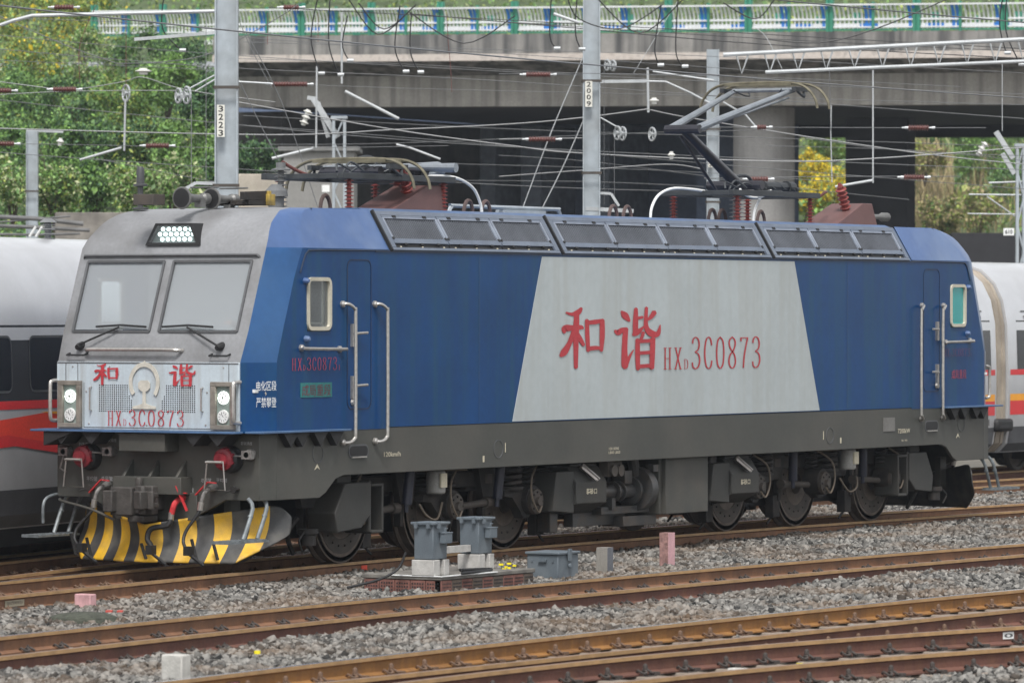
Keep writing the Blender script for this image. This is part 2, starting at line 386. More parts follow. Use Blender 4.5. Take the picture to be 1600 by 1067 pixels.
# ------------------------------------------------------------------ ballast stones
def ballast(name, regions, seed):
    R = np.random.default_rng(seed)
    cube = np.array([(x, y, z) for x in (-1, 1) for y in (-1, 1) for z in (-1, 1)], float)
    quads = np.array([(0,1,3,2),(4,6,7,5),(0,4,5,1),(2,3,7,6),(0,2,6,4),(1,5,7,3)])
    P = []
    for (X0, X1, fa, fb, za, zm, dens) in regions:
        wid = abs(fb((X0+X1)/2)-fa((X0+X1)/2))+.01; n = int((X1-X0)*wid*dens)
        X = R.uniform(X0, X1, n); t = R.uniform(0, 1, n); Y = np.array([fa(x)+(fb(x)-fa(x))*q for x, q in zip(X, t)])
        hump = zm(X, t) if callable(zm) else np.full(n, zm)
        Z = za+hump+R.uniform(-.03, .012, n)+.02*np.sin(X*3.1+Y*2)*np.cos(Y*4.3)
        P.append(np.stack([X, Y, Z], 1))
    P = np.concatenate(P); n = len(P)
    S = np.exp(np.clip(R.normal(0, .33, (n, 1)), -.7, .6))*.0205*np.array([[1.25, 1.0, .8]])*R.uniform(.7, 1.3, (n, 3))
    V = cube[None]*(1+R.uniform(-.42, .22, (n, 8, 3)))*S[:, None, :]
    q = R.normal(size=(n, 4)); q /= np.linalg.norm(q, axis=1)[:, None]; a, b, c, d = q.T
    RM = np.stack([1-2*(c*c+d*d), 2*(b*c-a*d), 2*(b*d+a*c), 2*(b*c+a*d), 1-2*(b*b+d*d), 2*(c*d-a*b), 2*(b*d-a*c), 2*(c*d+a*b), 1-2*(b*b+c*c)], 1).reshape(n, 3, 3)
    V = np.einsum('nij,nkj->nki', RM, V)+P[:, None, :]
    Fq = (quads[None]+8*np.arange(n)[:, None, None]).reshape(-1, 4)
    me = bpy.data.meshes.new(name); me.vertices.add(8*n); me.vertices.foreach_set('co', V.reshape(-1).astype(np.float32))
    me.loops.add(len(Fq)*4); me.loops.foreach_set('vertex_index', Fq.reshape(-1).astype(np.int32))
    me.polygons.add(len(Fq)); me.polygons.foreach_set('loop_start', (np.arange(len(Fq))*4).astype(np.int32)); me.update(calc_edges=True)
    me.materials.append(STONE); o = bpy.data.objects.new(name, me); COL.objects.link(o); tag(o, kind='stuff', label='grey crushed stone ballast between the tracks', cat='ballast'); return o, n
r1n = r1[0]; r1f = r1[1]; t2f = r2[0]; t2n = r2[1]; ra = cv(AB[0]); rb = cv(AB[1]); rd = cv(CDR[1])
def sh(f, d): return lambda X: f(X)+d
side_hump = lambda X, t: .055*np.exp(-((t-.5)/.35)**2)+.03*np.sin(X*.7)
regs = [(-14, 32, sh(t2f, .12), sh(r1n, -.12), -.185, lambda X, t: -.03+.06*t+.02*np.sin(X*.45+1)+.0025*np.clip(X, 0, 30), 400),
        (-22, 12, sh(ra, .12), sh(t2n, -.14), -.15, lambda X, t: .055*np.cos((t-.5)*3)+.03*np.sin(X*.6), 430),
        (-18, -2, lambda X: rd(X)-1.6, sh(rd, -.16), -.20, 0, 320),
        (-16, 22, sh(t2n, .1), sh(t2f, -.1), -.215, 0, 110), (-20, -2, sh(rb, .1), sh(ra, -.1), -.23, 0, 110),
        (-8, 36, sh(r1n, .1), sh(r1f, -.1), -.20, 0, 100), (-6, 45, sh(r1f, .12), lambda X: cv(EF, -HG)(X)-.1, -.17, .03, 240),
        (-4, 45, lambda X: cv(EF, -HG)(X)+.1, lambda X: cv(EF, HG)(X)-.1, -.2, 0, 120), (-2, 40, lambda X: cv(EF, HG)(X)+.1, lambda X: cv(GH, -HG)(X)-.1, -.17, 0, 100)]
print('stones', ballast('ballast', regs, 3)[1])
# ================================================================== LOCOMOTIVE
BLUE = mat('loco_blue', (.003, .046, .155), .30, bump=.12, bscale=1.1, var=.14, scale=.8, dirt=(.012, .068, .120), damt=.7, dscale=1.0, streak=True, fine=.06, coat=.08, spec=.22)
BLUE_C = mat('loco_blue_skylit', (.022, .085, .225), .38, var=.10, scale=.8, dirt=(.05, .12, .24), damt=.5, fine=.06, coat=.12, spec=.3)  # blue lightened for the sloping cab corners, sky reflection put into the colour
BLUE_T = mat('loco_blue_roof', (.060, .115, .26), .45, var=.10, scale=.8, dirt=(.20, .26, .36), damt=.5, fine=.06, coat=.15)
PALE = mat('loco_pale_band', (.42, .465, .475), .38, bump=.12, bscale=1.1, var=.06, scale=.7, dirt=(.34, .34, .31), damt=.5, dscale=.8, streak=True, fine=.04, coat=.15)
SKIRT = mat('loco_grey_skirt', (.060, .061, .054), .55, var=.10, scale=1.2, dirt=(.11, .10, .085), damt=.5, dscale=.8, fine=.07)
FRONTG = mat('cab_front_grey', (.225, .230, .240), .5, var=.10, scale=1.5, dirt=(.105, .102, .10), damt=.85, dscale=1.1, fine=.08)
FRONTD = mat('cab_gasket_grey', (.09, .093, .098), .55, var=.15)
NOSEP = mat('nose_pale_panel', (.46, .53, .58), .45, var=.06, dirt=(.28, .27, .25), damt=.5, dscale=1.6, streak=True, fine=.05)
STAIN = mat('brown_lamp_frame', (.20, .18, .155), .6, var=.3, scale=8)
DARK = mat('underfloor_dark', (.016, .016, .017), .8, var=.3)
BOG = mat('bogie_grimy', (.019, .017, .016), .75, var=.35, scale=4, dirt=(.050, .037, .028), damt=.6, dscale=5, bump=.2)
BOGL = mat('bogie_light_grime', (.062, .053, .045), .7, var=.3, scale=6, dirt=(.07, .05, .04), damt=.6, dscale=6)
TYRE = mat('wheel_steel', (.13, .105, .088), .5, metal=.4, var=.25, scale=7)
BLACK = mat('rubber_black', (.012, .012, .013), .6, var=.2)
VENT = mat('vent_mesh_dark', (.050, .055, .066), .6, var=.2, scale=30)
VFR = mat('vent_frame_blue_grey', (.12, .145, .19), .5, var=.15, dirt=(.20, .22, .25), damt=.4)
STAINLESS = mat('stainless_rail', (.50, .48, .45), .32, metal=.75, var=.15, scale=20)
RED = mat('letter_red', (.42, .035, .045), .55, var=.08)
CREAM = mat('letter_cream', (.55, .50, .38), .7, var=.1)
WHITE = mat('paint_white', (.72, .73, .72), .6, var=.08)
VALVER = mat('valve_red', (.50, .03, .035), .5, var=.2, scale=15)
DARKRED = mat('socket_dark_red', (.24, .02, .03), .5, var=.3, scale=15, dirt=(.05, .02, .02), damt=.6)
INSR = mat('insulator_brick_red', (.20, .035, .03), .5, var=.2, scale=12)
INSB = mat('insulator_brown', (.11, .035, .03), .5, var=.25, scale=12)
GREYM = mat('galvanised', (.36, .40, .43), .55, metal=.2, var=.12, scale=5, dirt=(.22, .22, .21), damt=.5, fine=.06)
ROOFG = mat('roof_dark_grey', (.12, .125, .13), .7, var=.2)
COPPERC = mat('brown_cabinet', (.125, .062, .058), .6, var=.15, scale=4)
YEL = mat('plow_yellow', (.74, .43, .02), .55, var=.12, scale=6, dirt=(.32, .22, .09), damt=.5, dscale=5, dlo=.42, dhi=.7)
PBLK = mat('plow_black', (.045, .046, .047), .6, var=.2, scale=6, dirt=(.13, .12, .10), damt=.6, dscale=5)
GLW = glass('windscreen_glass', (.88, .93, .93), .02, .30, (.74, .79, .83))
GLS = glass('side_glass', (.62, .68, .68), .04, .10)
TEAL = mat('teal_patch', (.02, .16, .16), .6, var=.1)
XM = 14.9
LOCO = empty('electric_locomotive', (0, 0, 0)); tag(LOCO, 'blue and white electric locomotive with lit headlights standing in the middle of the yard', 'locomotive')
def MX(b, mir):
    if mir: b.xform(Matrix(((-1, 0, 0, XM), (0, 1, 0, 0), (0, 0, 1, 0), (0, 0, 0, 1))))
    return b
def fx(z):                                   # front profile
    P = [(1.68, -2.76), (2.52, -2.76), (3.90, -2.235), (4.05, -2.13), (4.20, -1.97), (4.30, -1.80), (4.36, -1.60), (4.395, -1.32)]
    for (a, x), (b, y) in zip(P, P[1:]):
        if z <= b: return x+(y-x)*(z-a)/(b-a)
    return P[-1][1]
def sx(z):
    P = [(1.68, -2.28), (2.56, -2.28), (3.62, -1.87), (3.90, -1.72), (4.05, -1.62), (4.20, -1.50), (4.30, -1.40), (4.36, -1.28), (4.395, -1.1)]
    for (a, x), (b, y) in zip(P, P[1:]):
        if z <= b: return x+(y-x)*(z-a)/(b-a)
    return P[-1][1]
def ay(z): return 1.34 if z < 2.6 else (1.36 if z < 3.95 else 1.36-(z-3.95)*.42-max(0, z-4.3)*.9)
def by(z): return 1.55 if z <= 3.90 else 1.55-(z-3.90)*.60
LV = [1.68, 2.52, 2.89, 3.54, 3.74, 3.90, 4.0, 4.10, 4.20, 4.26, 4.32, 4.36, 4.395]
WL, WR, XE = -1.62, -1.11, .2
def cab_shell(mir):
    b = MB(); rows = []
    for z in LV:
        a, B, X, S = ay(z), by(z), fx(z), sx(z); wl = max(WL, S+.04); r = []
        side = [(XE, B), (WR, B), (wl, B), (S, B), ]
        mid = [(X+(S-X)*.38, a+(B-a)*.42)]
        r = side+mid+[(X+.012, a)] + [(X, min(1.21, a-.03)), (X, .07), (X, -.07), (X, -min(1.21, a-.03)), (X+.012, -a)]+[(p[0], -p[1]) for p in mid]+[(p[0], -p[1]) for p in side[::-1]]
        rows.append([(p[0], p[1], z) for p in r])
    k = len(rows[0]); V = [p for r in rows for p in r]; F = []; Mi = []
    for i in range(len(LV)-1):
        for j in range(k-1):
            zlo = LV[i]
            if 6 <= j <= 8 and j != 7 and 2.88 < zlo < 3.7: continue            # windscreens
            if j in (1, k-3) and abs(zlo-2.89) < .01: continue                  # side windows
            F.append((i*k+j, i*k+j+1, (i+1)*k+j+1, (i+1)*k+j))
            front = 5 <= j <= k-7
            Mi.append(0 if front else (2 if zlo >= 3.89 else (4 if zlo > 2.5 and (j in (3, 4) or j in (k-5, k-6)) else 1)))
    b.add(V, F); b.m = Mi
    t = len(V)-k; cz = len(b.v); b.v.append((-.4, 0, 4.43)); 
    for j in range(k-1): b.f.append((t+j, t+j+1, cz)); b.m.append(0 if 5 <= j <= k-7 else 3)
    b.f.append((t, cz, t+k-1)); b.m.append(3)
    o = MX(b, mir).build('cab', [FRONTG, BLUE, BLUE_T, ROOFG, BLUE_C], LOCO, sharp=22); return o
def ring(y0, z0, y1, z1, r, wd, n=4):
    """rounded rectangular ring as two outlines of 4*(n+1) points"""
    out = []
    for k, (cx, cy, a0) in enumerate(((y1-r, z1-r, 0), (y0+r, z1-r, 90), (y0+r, z0+r, 180), (y1-r, z0+r, 270))):
        for i in range(n+1):
            a = math.radians(a0+90*i/n); out.append((cx+r*math.cos(a), cy+r*math.sin(a), math.cos(a), math.sin(a)))
    return [(p[0], p[1]) for p in out], [(p[0]-wd*p[2], p[1]-wd*p[3]) for p in out]
def frame_side(b, x0, z0, x1, z1, r, wd, ya, yb, m=0):
    o, i = ring(x0, z0, x1, z1, r, wd); k = len(o); n = len(b.v)
    for yy in (ya, yb):
        b.v += [(p[0], yy, p[1]) for p in o]+[(p[0], yy, p[1]) for p in i]
    for q in range(k):
        s = (q+1) % k
        for f in ((n+q, n+s, n+k+s, n+k+q), (n+2*k+q, n+2*k+s, n+3*k+s, n+3*k+q), (n+q, n+s, n+2*k+s, n+2*k+q), (n+k+q, n+k+s, n+3*k+s, n+3*k+q)): b.f.append(f); b.m.append(m)
def handrail(name, pts, par, r=.021, mir=False, flip=False, cup=True):
    b = MB(); b.tube(smooth(pts, 3), r, 8)
    if cup:
        for p in (pts[0], pts[-1]): b.lathe((p[0], p[1]+.012, p[2]), (0, -1, 0), [(0, .045), (.03, .042), (.045, .028)], 10)
    return MX(b, mir).build(name, STAINLESS, par)
for mir in (False, True):
    cab = cab_shell(mir)
    # windscreens
    for s in (-1, 1):
        y0, y1 = sorted((s*.07, s*1.21)); w_ = MB()
        def wp(y, z, off): 
            X = fx(z); return (X+off*.93, y, z-off*-.36)
        zs = (2.89, 3.74)
        w_.add([wp(y0, 2.9, .02), wp(y1, 2.9, .02), wp(y1, 3.73, .02), wp(y0, 3.73, .02)], [(0, 1, 2, 3)])
        pane = MX(w_, mir).build('windscreen', GLW, cab)
        fb = MB(); T = .032
        for (a, c) in (((y0, 2.89), (y1, 2.89)), ((y0, 3.74), (y1, 3.74)), ((y0, 2.89), (y0, 3.74)), ((y1, 2.89), (y1, 3.74))):
            fb.bar(wp(a[0], a[1], -.004), wp(c[0], c[1], -.004), T if a[1] == c[1] else .03, .03 if a[1] == c[1] else T)
        MX(fb, mir).build('windscreen_frame', FRONTD, cab)
    b = MB(); b.tube([(fx(3.80)+.05, 1.33, 3.74), (fx(3.82)-.03, 1.27, 3.81), (fx(3.82)-.03, -1.27, 3.81), (fx(3.80)+.05, -1.35, 3.74)], .018, 6)
    MX(b, mir).build('drip_rail', FRONTD, cab)
    # side windows
    for s in (-1, 1):
        b = MB(); frame_side(b, WL-.01, 2.90, WR+.01, 3.545, .09, .045, s*1.572, s*1.53); MX(b, mir).build('side_window_frame', mat('window_frame_cream', (.50, .47, .38), .6, var=.15), cab)
        b = MB(); b.add([(WL, s*1.535, 2.9), (WR, s*1.535, 2.9), (WR, s*1.535, 3.54), (WL, s*1.535, 3.54)], [(0, 1, 2, 3)]); MX(b, mir).build('side_window_pane', glass('side_glass_teal', (.1, .5, .5), .04, .6, (.02, .42, .40)) if mir and s < 0 else GLS, cab)
        b = MB(); b.box((-1.22, s*1.50-.01, 2.93), (-1.19, s*1.50+.01, 3.5)); b.box((WL+.04, s*1.50-.01, 2.98), (WR-.06, s*1.50+.01, 3.0)); MX(b, mir).build('side_window_sash', STAINLESS, cab)
    # interior
    b = MB(); b.box((-.62, -1.5, 2.2), (-.58, 1.5, 3.85)); b.box((-2.6, -1.45, 2.16), (-.6, 1.45, 2.2)); b.box((-1.9, -1.3, 3.92), (-.6, 1.3, 3.95))
    MX(b, mir).build('cab_interior', mat('interior_pale', (.74, .76, .76), .7, var=.08), cab)
    b = MB(); b.prism([(-2.62, 2.2), (-2.0, 2.2), (-1.95, 2.78), (-2.35, 2.86), (-2.62, 2.75)], 'Y', -1.25, 1.25); MX(b, mir).build('driving_desk', mat('desk_grey', (.13, .14, .15), .6), cab)
    b = MB(); b.box((-1.5, -.95, 2.55), (-1.05, -.5, 2.65)); b.box((-1.08, -.95, 2.65), (-.98, -.5, 3.25)); b.tube([(-1.28, -.72, 2.2), (-1.28, -.72, 2.55)], .05); MX(b, mir).build('driver_seat', mat('seat_dark', (.03, .035, .05), .8), cab, bevel=.03)
    # wipers
    for s in (-1, 1):
        b = MB(); yb = s*1.03; X0 = fx(2.72)-.05
        b.lathe((fx(2.72)+.03, yb, 2.72), (-1, 0, -.2), [(0, .05), (.10, .045), (.14, .03)], 10)
        b.tube([(X0-.04, yb, 2.72), (fx(2.94)-.05, s*.50, 2.94)], .013, 6)
        b.tube([(fx(2.95)-.03, s*.86, 2.945), (fx(2.97)-.03, s*.5, 2.965), (fx(2.95)-.03, s*.12, 2.945)], .014, 6)
        b.tube([(X0+.01, s*1.18, 2.62), (X0-.06, s*1.18, 2.60), (X0-.06, s*.92, 2.60), (X0+.01, s*.92, 2.62)], .012, 6)
        MX(b, mir).build('windscreen_wiper', BLACK, cab)
    b = MB(); b.tube(smooth([(fx(2.66), .93, 2.66), (fx(2.66)-.08, .88, 2.665), (fx(2.66)-.09, .7, 2.67), (fx(2.66)-.09, -.25, 2.67), (fx(2.66)-.08, -.43, 2.665), (fx(2.66), -.48, 2.66)], 3), .024, 8); MX(b, mir).build('front_grab_rail', STAINLESS, cab)
    # top headlight
    hz0, hz1 = 3.93, 4.20; b = MB()
    def hp(y, z, d=0.): return (fx(3.92)-.03-d+(z-3.92)*.13, y, z)
    q = [(-.40, hz0), (.40, hz0), (.27, hz1), (-.27, hz1)]; qi = [(-.345, hz0+.035), (.345, hz0+.035), (.235, hz1-.03), (-.235, hz1-.03)]
    V = [hp(*p) for p in q]+[hp(*p) for p in qi]+[(p[0]+.40, p[1], p[2]) for p in [hp(*p) for p in q]]+[(hp(*p)[0]+.06, p[0], p[1]) for p in qi]
    F = [(i, (i+1) % 4, 4+(i+1) % 4, 4+i) for i in range(4)]+[(i, (i+1) % 4, 8+(i+1) % 4, 8+i) for i in range(4)]+[(4+i, 4+(i+1) % 4, 12+(i+1) % 4, 12+i) for i in range(4)]
    b.add(V, F); b.add([V[12], V[13], V[14], V[15]], [(0, 1, 2, 3)], 1)
    hl = MX(b, mir).build('headlight', [BLACK, mat('lamp_bowl', (.10, .125, .12), .4)], cab)
    b = MB()
    for r_ in range(3):
        for c in range(7 if r_ == 1 else 6):
            y = (c-(3 if r_ == 1 else 2.5))*.082-.02; z = hz0+.075+r_*.062; p = hp(y, z); b.lathe((p[0]+.055, y, z), (-1, 0, .1), [(0, .0275), (.012, .026), (.02, .018)], 10)
    MX(b, mir).build('led_lamps', mat('led_lit', (.86, 1, 1), .3, emit=0 if mir else 1.1, var=0, fine=0) if not mir else mat('led_off', (.5, .55, .55), .2), hl)
    b = MB(); p = hp(0, hz0); b.add([(hp(*p_)[0]-.004, p_[0], p_[1]) for p_ in qi], [(0, 1, 2, 3)]); MX(b, mir).build('lamp_cover', glass('clear_cover', (.9, .95, .94), .03, .04), hl)
    # nose panel and what is on it
    XF = -2.775
    b = MB(); b.box((XF, -1.34, 1.70), (-2.74, 1.34, 2.52)); nose = MX(b, mir).build('nose_panel', NOSEP, LOCO, bevel=.006)
    b = MB()
    for (y0, z0, y1, z1) in ((-1.335, 2.50, 1.335, 2.515), (1.02, 2.265, 1.028, 2.5), (-1.20, 2.265, -1.192, 2.5), (1.20, 2.265, 1.208, 2.5), (-.93, 1.73, -.924, 2.27), (.93, 1.73, .936, 2.27), (-.93, 1.722, .936, 1.73)):
        b.box((XF-.004, y0, z0), (XF, y1, z1))
    MX(b, mir).build('panel_joint', FRONTD, nose)
    b = MB()
    for y in (1.1, .55, -.02, -.62, -1.12): b.lathe((XF, y, 2.46), (-1, 0, 0), [(0, .012), (.008, .008)], 6)
    for y, z in ((.86, 1.77), (.9, 2.16), (-.86, 1.77), (-.88, 2.16), (0, 1.76)): b.lathe((XF, y, z), (-1, 0, 0), [(0, .014), (.008, .008)], 6)
    for s in (-1, 1): b.tube([(XF, s*.82, 2.22), (XF-.04, s*.82, 2.21), (XF-.04, s*.82, 1.94), (XF, s*.82, 1.93)], .010, 6)
    MX(b, mir).build('panel_fixings', STAINLESS, nose)
    b = MB()
    for s in (-1, 1):
        for i in range(18):
            for j in range(13):
                y = s*(.70-i*.0315); z = 1.925+j*.026
                if math.hypot(y, (z-2.24)) < .285 or (abs(y) < .22 and z < 2.06): continue
                b.lathe((XF+.001, y, z), (-1, 0, 0), [(0, .0095), (.004, .0085)], 6)
    MX(b, mir).build('vent_grille', BLACK, nose)
    for s in (-1, 1):
        y0, y1 = sorted((s*.955, s*1.30)); b = MB()
        for (a, z0, c, z1) in ((y0, 1.72, y1, 1.775), (y0, 2.235, y1, 2.29), (y0, 1.775, y0+.065, 2.235), (y1-.075, 1.775, y1, 2.235)): b.box((XF-.05, a, z0), (XF, c, z1))
        lamp = MX(b, mir).build('lower_headlight', STAIN, nose, bevel=.006)
        b = MB(); b.box((XF-.008, y0+.06, 1.77), (XF-.002, y1-.07, 2.24)); MX(b, mir).build('lamp_back', mat('lamp_bowl_green', (.22, .27, .25), .35), lamp)
        yc = (y0+y1)/2; b = MB()
        b.lathe((XF-.010, yc, 2.10), (-1, 0, 0), [(0, .078), (.015, .075)], 16); b.lathe((XF-.03, yc-.0, 2.10), (-1, 0, 0), [(0, .062), (.004, .058)], 16)
        MX(b, mir).build('led_cluster', mat('led_warm_lit', (.92, 1, .93), .3, emit=0 if mir else 1.6, var=0, fine=0) if not mir else mat('led_off', (.5, .55, .55), .2), lamp)
        b = MB()
        for i in range(8): a = i*PI/4+.3; b.lathe((XF-.034, yc+.052*math.cos(a), 2.10+.052*math.sin(a)), (-1, 0, 0), [(0, .014), (.006, .012)], 6)
        b.lathe((XF-.034, yc, 2.10), (-1, 0, 0), [(0, .022), (.008, .018)], 8); MX(b, mir).build('led_bezel', mat('bezel', (.25, .28, .25), .4), lamp)
        b = MB(); b.lathe((XF-.010, yc, 1.875), (-1, 0, 0), [(0, .082), (.02, .078)], 18); MX(b, mir).build('marker_lamp', WHITE, lamp)
        b = MB()
        for i in range(10): a = i*PI/5; b.bar((XF-.033, yc+.04*math.cos(a), 1.875+.04*math.sin(a)), (XF-.033, yc+.06*math.cos(a), 1.875+.06*math.sin(a)), .004, .004)
        b.bar((XF-.033, yc-.01, 1.87), (XF-.033, yc+.02, 1.91), .005, .005); MX(b, mir).build('lamp_marks', FRONTD, lamp)
        b = MB(); yh = s*1.345; b.tube(smooth([(XF+.02, yh, 2.29), (XF-.10, yh-.0*s, 2.28), (XF-.13, yh, 2.22), (XF-.13, yh, 1.88), (XF-.10, yh, 1.81), (XF+.02, yh, 1.80)], 3), .024, 8)
        MX(b, mir).build('corner_grab_rail', STAINLESS, nose)
# writing and emblem on the nose
XN = -2.781
emb = MB(); pts = [( .135*math.cos(math.radians(a))*1.28, .20*math.sin(math.radians(a))) for a in range(-42, 223, 8)]
EC = (.03, 2.27)
prev = None
for (dy, dz) in pts:
    pass
V = []; F = []
for i, a in enumerate(range(-40, 221, 6)):
    ra = math.radians(a)
    for rr, xx in ((.86, XN), (.86, XN-.012), (1.10, XN-.012), (1.10, XN)):
        V.append((xx, EC[0]-.205*rr*math.cos(ra), EC[1]+.225*rr*math.sin(ra)))
n = len(V)//4
for i in range(n-1):
    for j in range(3): F.append((4*i+j, 4*i+j+1, 4*i+4+j+1, 4*i+4+j))
F += [(0, 1, 2, 3), (4*n-4, 4*n-3, 4*n-2, 4*n-1)]
emb.add(V, F)
emb.prism([(EC[0]-.085, 2.27), (EC[0]-.085, 2.205), (EC[0]-.05, 2.175), (EC[0]-.022, 2.165), (EC[0]-.022, 2.02), (EC[0]-.09, 2.0), (EC[0]-.17, 1.985), (EC[0]-.17, 1.955), (EC[0]+.17, 1.955), (EC[0]+.17, 1.985), (EC[0]+.09, 2.0), (EC[0]+.022, 2.02), (EC[0]+.022, 2.165), (EC[0]+.05, 2.175), (EC[0]+.085, 2.205), (EC[0]+.085, 2.27), (EC[0]+.05, 2.30), (EC[0]-.05, 2.30)], 'X', XN-.014, XN)
emb.prism([(EC[0]-.05, 2.49), (EC[0], 2.535), (EC[0]+.05, 2.49)], 'X', XN-.013, XN)
emb.build('railway_emblem', mat('emblem_cream', (.52, .50, .44), .6, var=.15, scale=12), nose if False else LOCO)
put(HE, (XN-.004, .79, 2.235), (0, -.375, 0), (0, 0, .265), 'front_lettering', RED, LOCO)
put(XIE, (XN-.004, -.33, 2.225), (0, -.39, 0), (0, 0, .275), 'front_lettering', RED, LOCO)
put(plate_number(hs=.92), (XN-.004, .575, 1.75), (0, -1.16, 0), (0, 0, .19), 'front_number', RED, LOCO)
# ------------------------------------------------------------------ body, bands, roof
x1 = XM-XE
b = MB(); b.box((XE, -1.55, 1.70), (x1, 1.55, 3.88)); body = b.build('body_shell', BLUE, LOCO)
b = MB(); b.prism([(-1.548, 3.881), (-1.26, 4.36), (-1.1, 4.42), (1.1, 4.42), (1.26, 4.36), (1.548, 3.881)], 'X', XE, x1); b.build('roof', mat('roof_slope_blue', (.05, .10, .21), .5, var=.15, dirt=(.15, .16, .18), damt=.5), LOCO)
b = MB(); b.prism([(3.18, 1.712), (3.93, 3.845), (10.96, 3.845), (11.74, 1.712)], 'Y', -1.554, -1.549); band = b.build('pale_band', PALE, body)
def side_text(vf, px0, px1, name, m, par=None, y=-1.560):
    """px0 lower-left, px1 upper-right as the photo shows them on the side wall"""
    a = at(*px0, Y=y); c = at(*px1, Y=y)
    return put(vf, (a[0], y, a[2]), (c[0]-a[0], 0, 0), (0, 0, c[2]-a[2]), name, m, par or body)
side_text(HE, (874, 578), (944, 480), 'side_lettering', RED, band); side_text(XIE, (960, 580), (1032, 480), 'side_lettering', RED, band)
side_text(plate_number(), (1037, 577), (1193, 526), 'side_number', RED, band)
side_text(plate_number(tail='1', hs=.95, small=.085), (456, 579), (533, 558), 'side_number', mat('letter_red_faded', (.36, .04, .08), .5))
b = MB(); p = at(470, 621, Y=-1.56); q = at(519, 597, Y=-1.56); b.box((p[0], -1.558, p[2]), (q[0], -1.552, q[2])); b.build('depot_patch', TEAL, body)
side_text(text_poly('成局重段'), (472, 619), (517, 600), 'depot_lettering', mat('maroon', (.13, .015, .03), .5))
side_text(text_poly('成局重段'), (1487, 592), (1510, 577), 'depot_lettering', mat('letter_red_faded', (.30, .04, .08), .5))
side_text(plate_number(tail='1', hs=.95), (1476, 557), (1519, 544), 'side_number', mat('letter_red_ghost', (.14, .05, .13), .5))
# white warning on the slanted corner
c0 = Vector((-2.755, -1.34, 0)); c1 = Vector((-2.27, -1.555, 0)); cm = Vector((-2.575, -1.43, 0))
dz = (c1-cm).normalized(); nn = Vector((dz.y, -dz.x, 0))
for t, zz, hh in (('电化区段', 2.185, .115), ('严禁攀登', 1.985, .12)):
    o0 = cm+dz*.0+nn*.035; wv = dz*.29; put(text_poly(t), (o0.x, o0.y, zz), (wv.x, wv.y, 0), (0, 0, hh), 'warning_lettering', WHITE, LOCO)
o0 = cm+dz*.15+nn*.036; put(([(.5, 1), (.2, .5), (.5, .55), (.4, 0), (.8, .6), (.5, .55), (.7, 1)], [(0, 1, 2, 5), (5, 3, 4)]), (o0.x-.04, o0.y+.012, 2.12), (dz.x*.05, dz.y*.05, 0), (0, 0, .06), 'warning_flash', CREAM, LOCO)
# ------------------------------------------------------------------ vents on the roof slope
es = Vector((0, .29, .48)).normalized(); en = Vector((0, -.48, .29)).normalized(); SL = math.hypot(.29, .48)
VX = Matrix(((1, es.x, en.x, 0), (0, es.y, en.y, -1.55), (0, es.z, en.z, 3.88), (0, 0, 0, 1)))
gx = [.24, 4.43, 10.30, 14.66]; cnt = (3, 4, 3)
for gi in range(3):
    a, c = gx[gi]+.05, gx[gi+1]-.05
    b = MB()
    b.box((a, 0, .0), (c, .04, .03), 0, VX); b.box((a, SL-.05, .0), (c, SL+.01, .03), 0, VX); b.box((a, .04, .0), (a+.10, SL-.05, .032), 0, VX); b.box((c-.10, .04, .0), (c, SL-.05, .032), 0, VX)
    b.box((a-.05, -.01, .0), (a-.02, SL+.02, .045), 1, VX)
    vg = b.build('vent_bank', [VFR, BLACK], LOCO, bevel=.004)
    wd = (c-a-.2)/cnt[gi]
    for k in range(cnt[gi]):
        p0 = a+.09+k*wd+.012; p1 = p0+wd-.024; b = MB()
        b.box((p0, .045, .0), (p1, .095, .012), 2, VX)                       # dark slot
        b.box((p0, .10, .0), (p1, .165, .034), 0, VX)                         # lower rail
        b.box((p0, SL-.09, .0), (p1, SL-.055, .034), 0, VX); b.box((p0, .165, .0), (p0+.035, SL-.09, .034), 5, VX); b.box((p1-.035, .165, .0), (p1, SL-.09, .034), 5, VX); b.box((p0+.035, SL-.10, .0), (p1-.035, SL-.088, .036), 5, VX)
        b.box((p0+.035, .165, .0), (p1-.035, SL-.09, .014), 1, VX)
        nb = 26
        for q in range(nb): xx = p0+.05+(p1-p0-.1)*(q+.5)/nb; b.box((xx-.008, .165, .014), (xx+.008, SL-.09, .022), 3, VX)
        for fx_ in (.2, .5, .8): b.box((p0+(p1-p0)*fx_-.03, .075, .01), (p0+(p1-p0)*fx_+.03, .10, .038), 2, VX)
        for fx_ in (.22, .78): b.box((p0+(p1-p0)*fx_-.04, SL-.09, .03), (p0+(p1-p0)*fx_+.04, SL-.06, .045), 2, VX)
        for xx in (p0+.02, p1-.02): b.lathe(VX @ Vector((xx, .17, .03)), en, [(0, .025), (.012, .02)], 8, 2)
        for fx_ in (.1, .5, .9): b.box((p0+(p1-p0)*fx_-.015, .048, .01), (p0+(p1-p0)*fx_+.015, .062, .02), 4, VX)
        b.build('vent_panel', [VFR, VENT, BLACK, mat('vent_slat', (.105, .115, .135), .5), CREAM, mat('vent_edge_pale', (.24, .27, .33), .45)], vg)
b = MB(); b.box((XE-.3, -1.562, 3.865), (x1+.3, -1.54, 3.885)); b.tube(smooth([(XE, -1.553, 3.885), (-1.4, -1.553, 3.875), (-1.62, -1.553, 3.85), (-1.70, -1.553, 3.76), (-1.78, -1.553, 3.6)], 4), .012, 6)
b.tube(smooth([(XM-XE, -1.553, 3.885), (XM+1.4, -1.553, 3.875), (XM+1.62, -1.553, 3.85), (XM+1.70, -1.553, 3.76), (XM+1.78, -1.553, 3.6)], 4), .012, 6)
b.build('rain_gutter', mat('gutter_dark_blue', (.02, .035, .07), .5), LOCO)
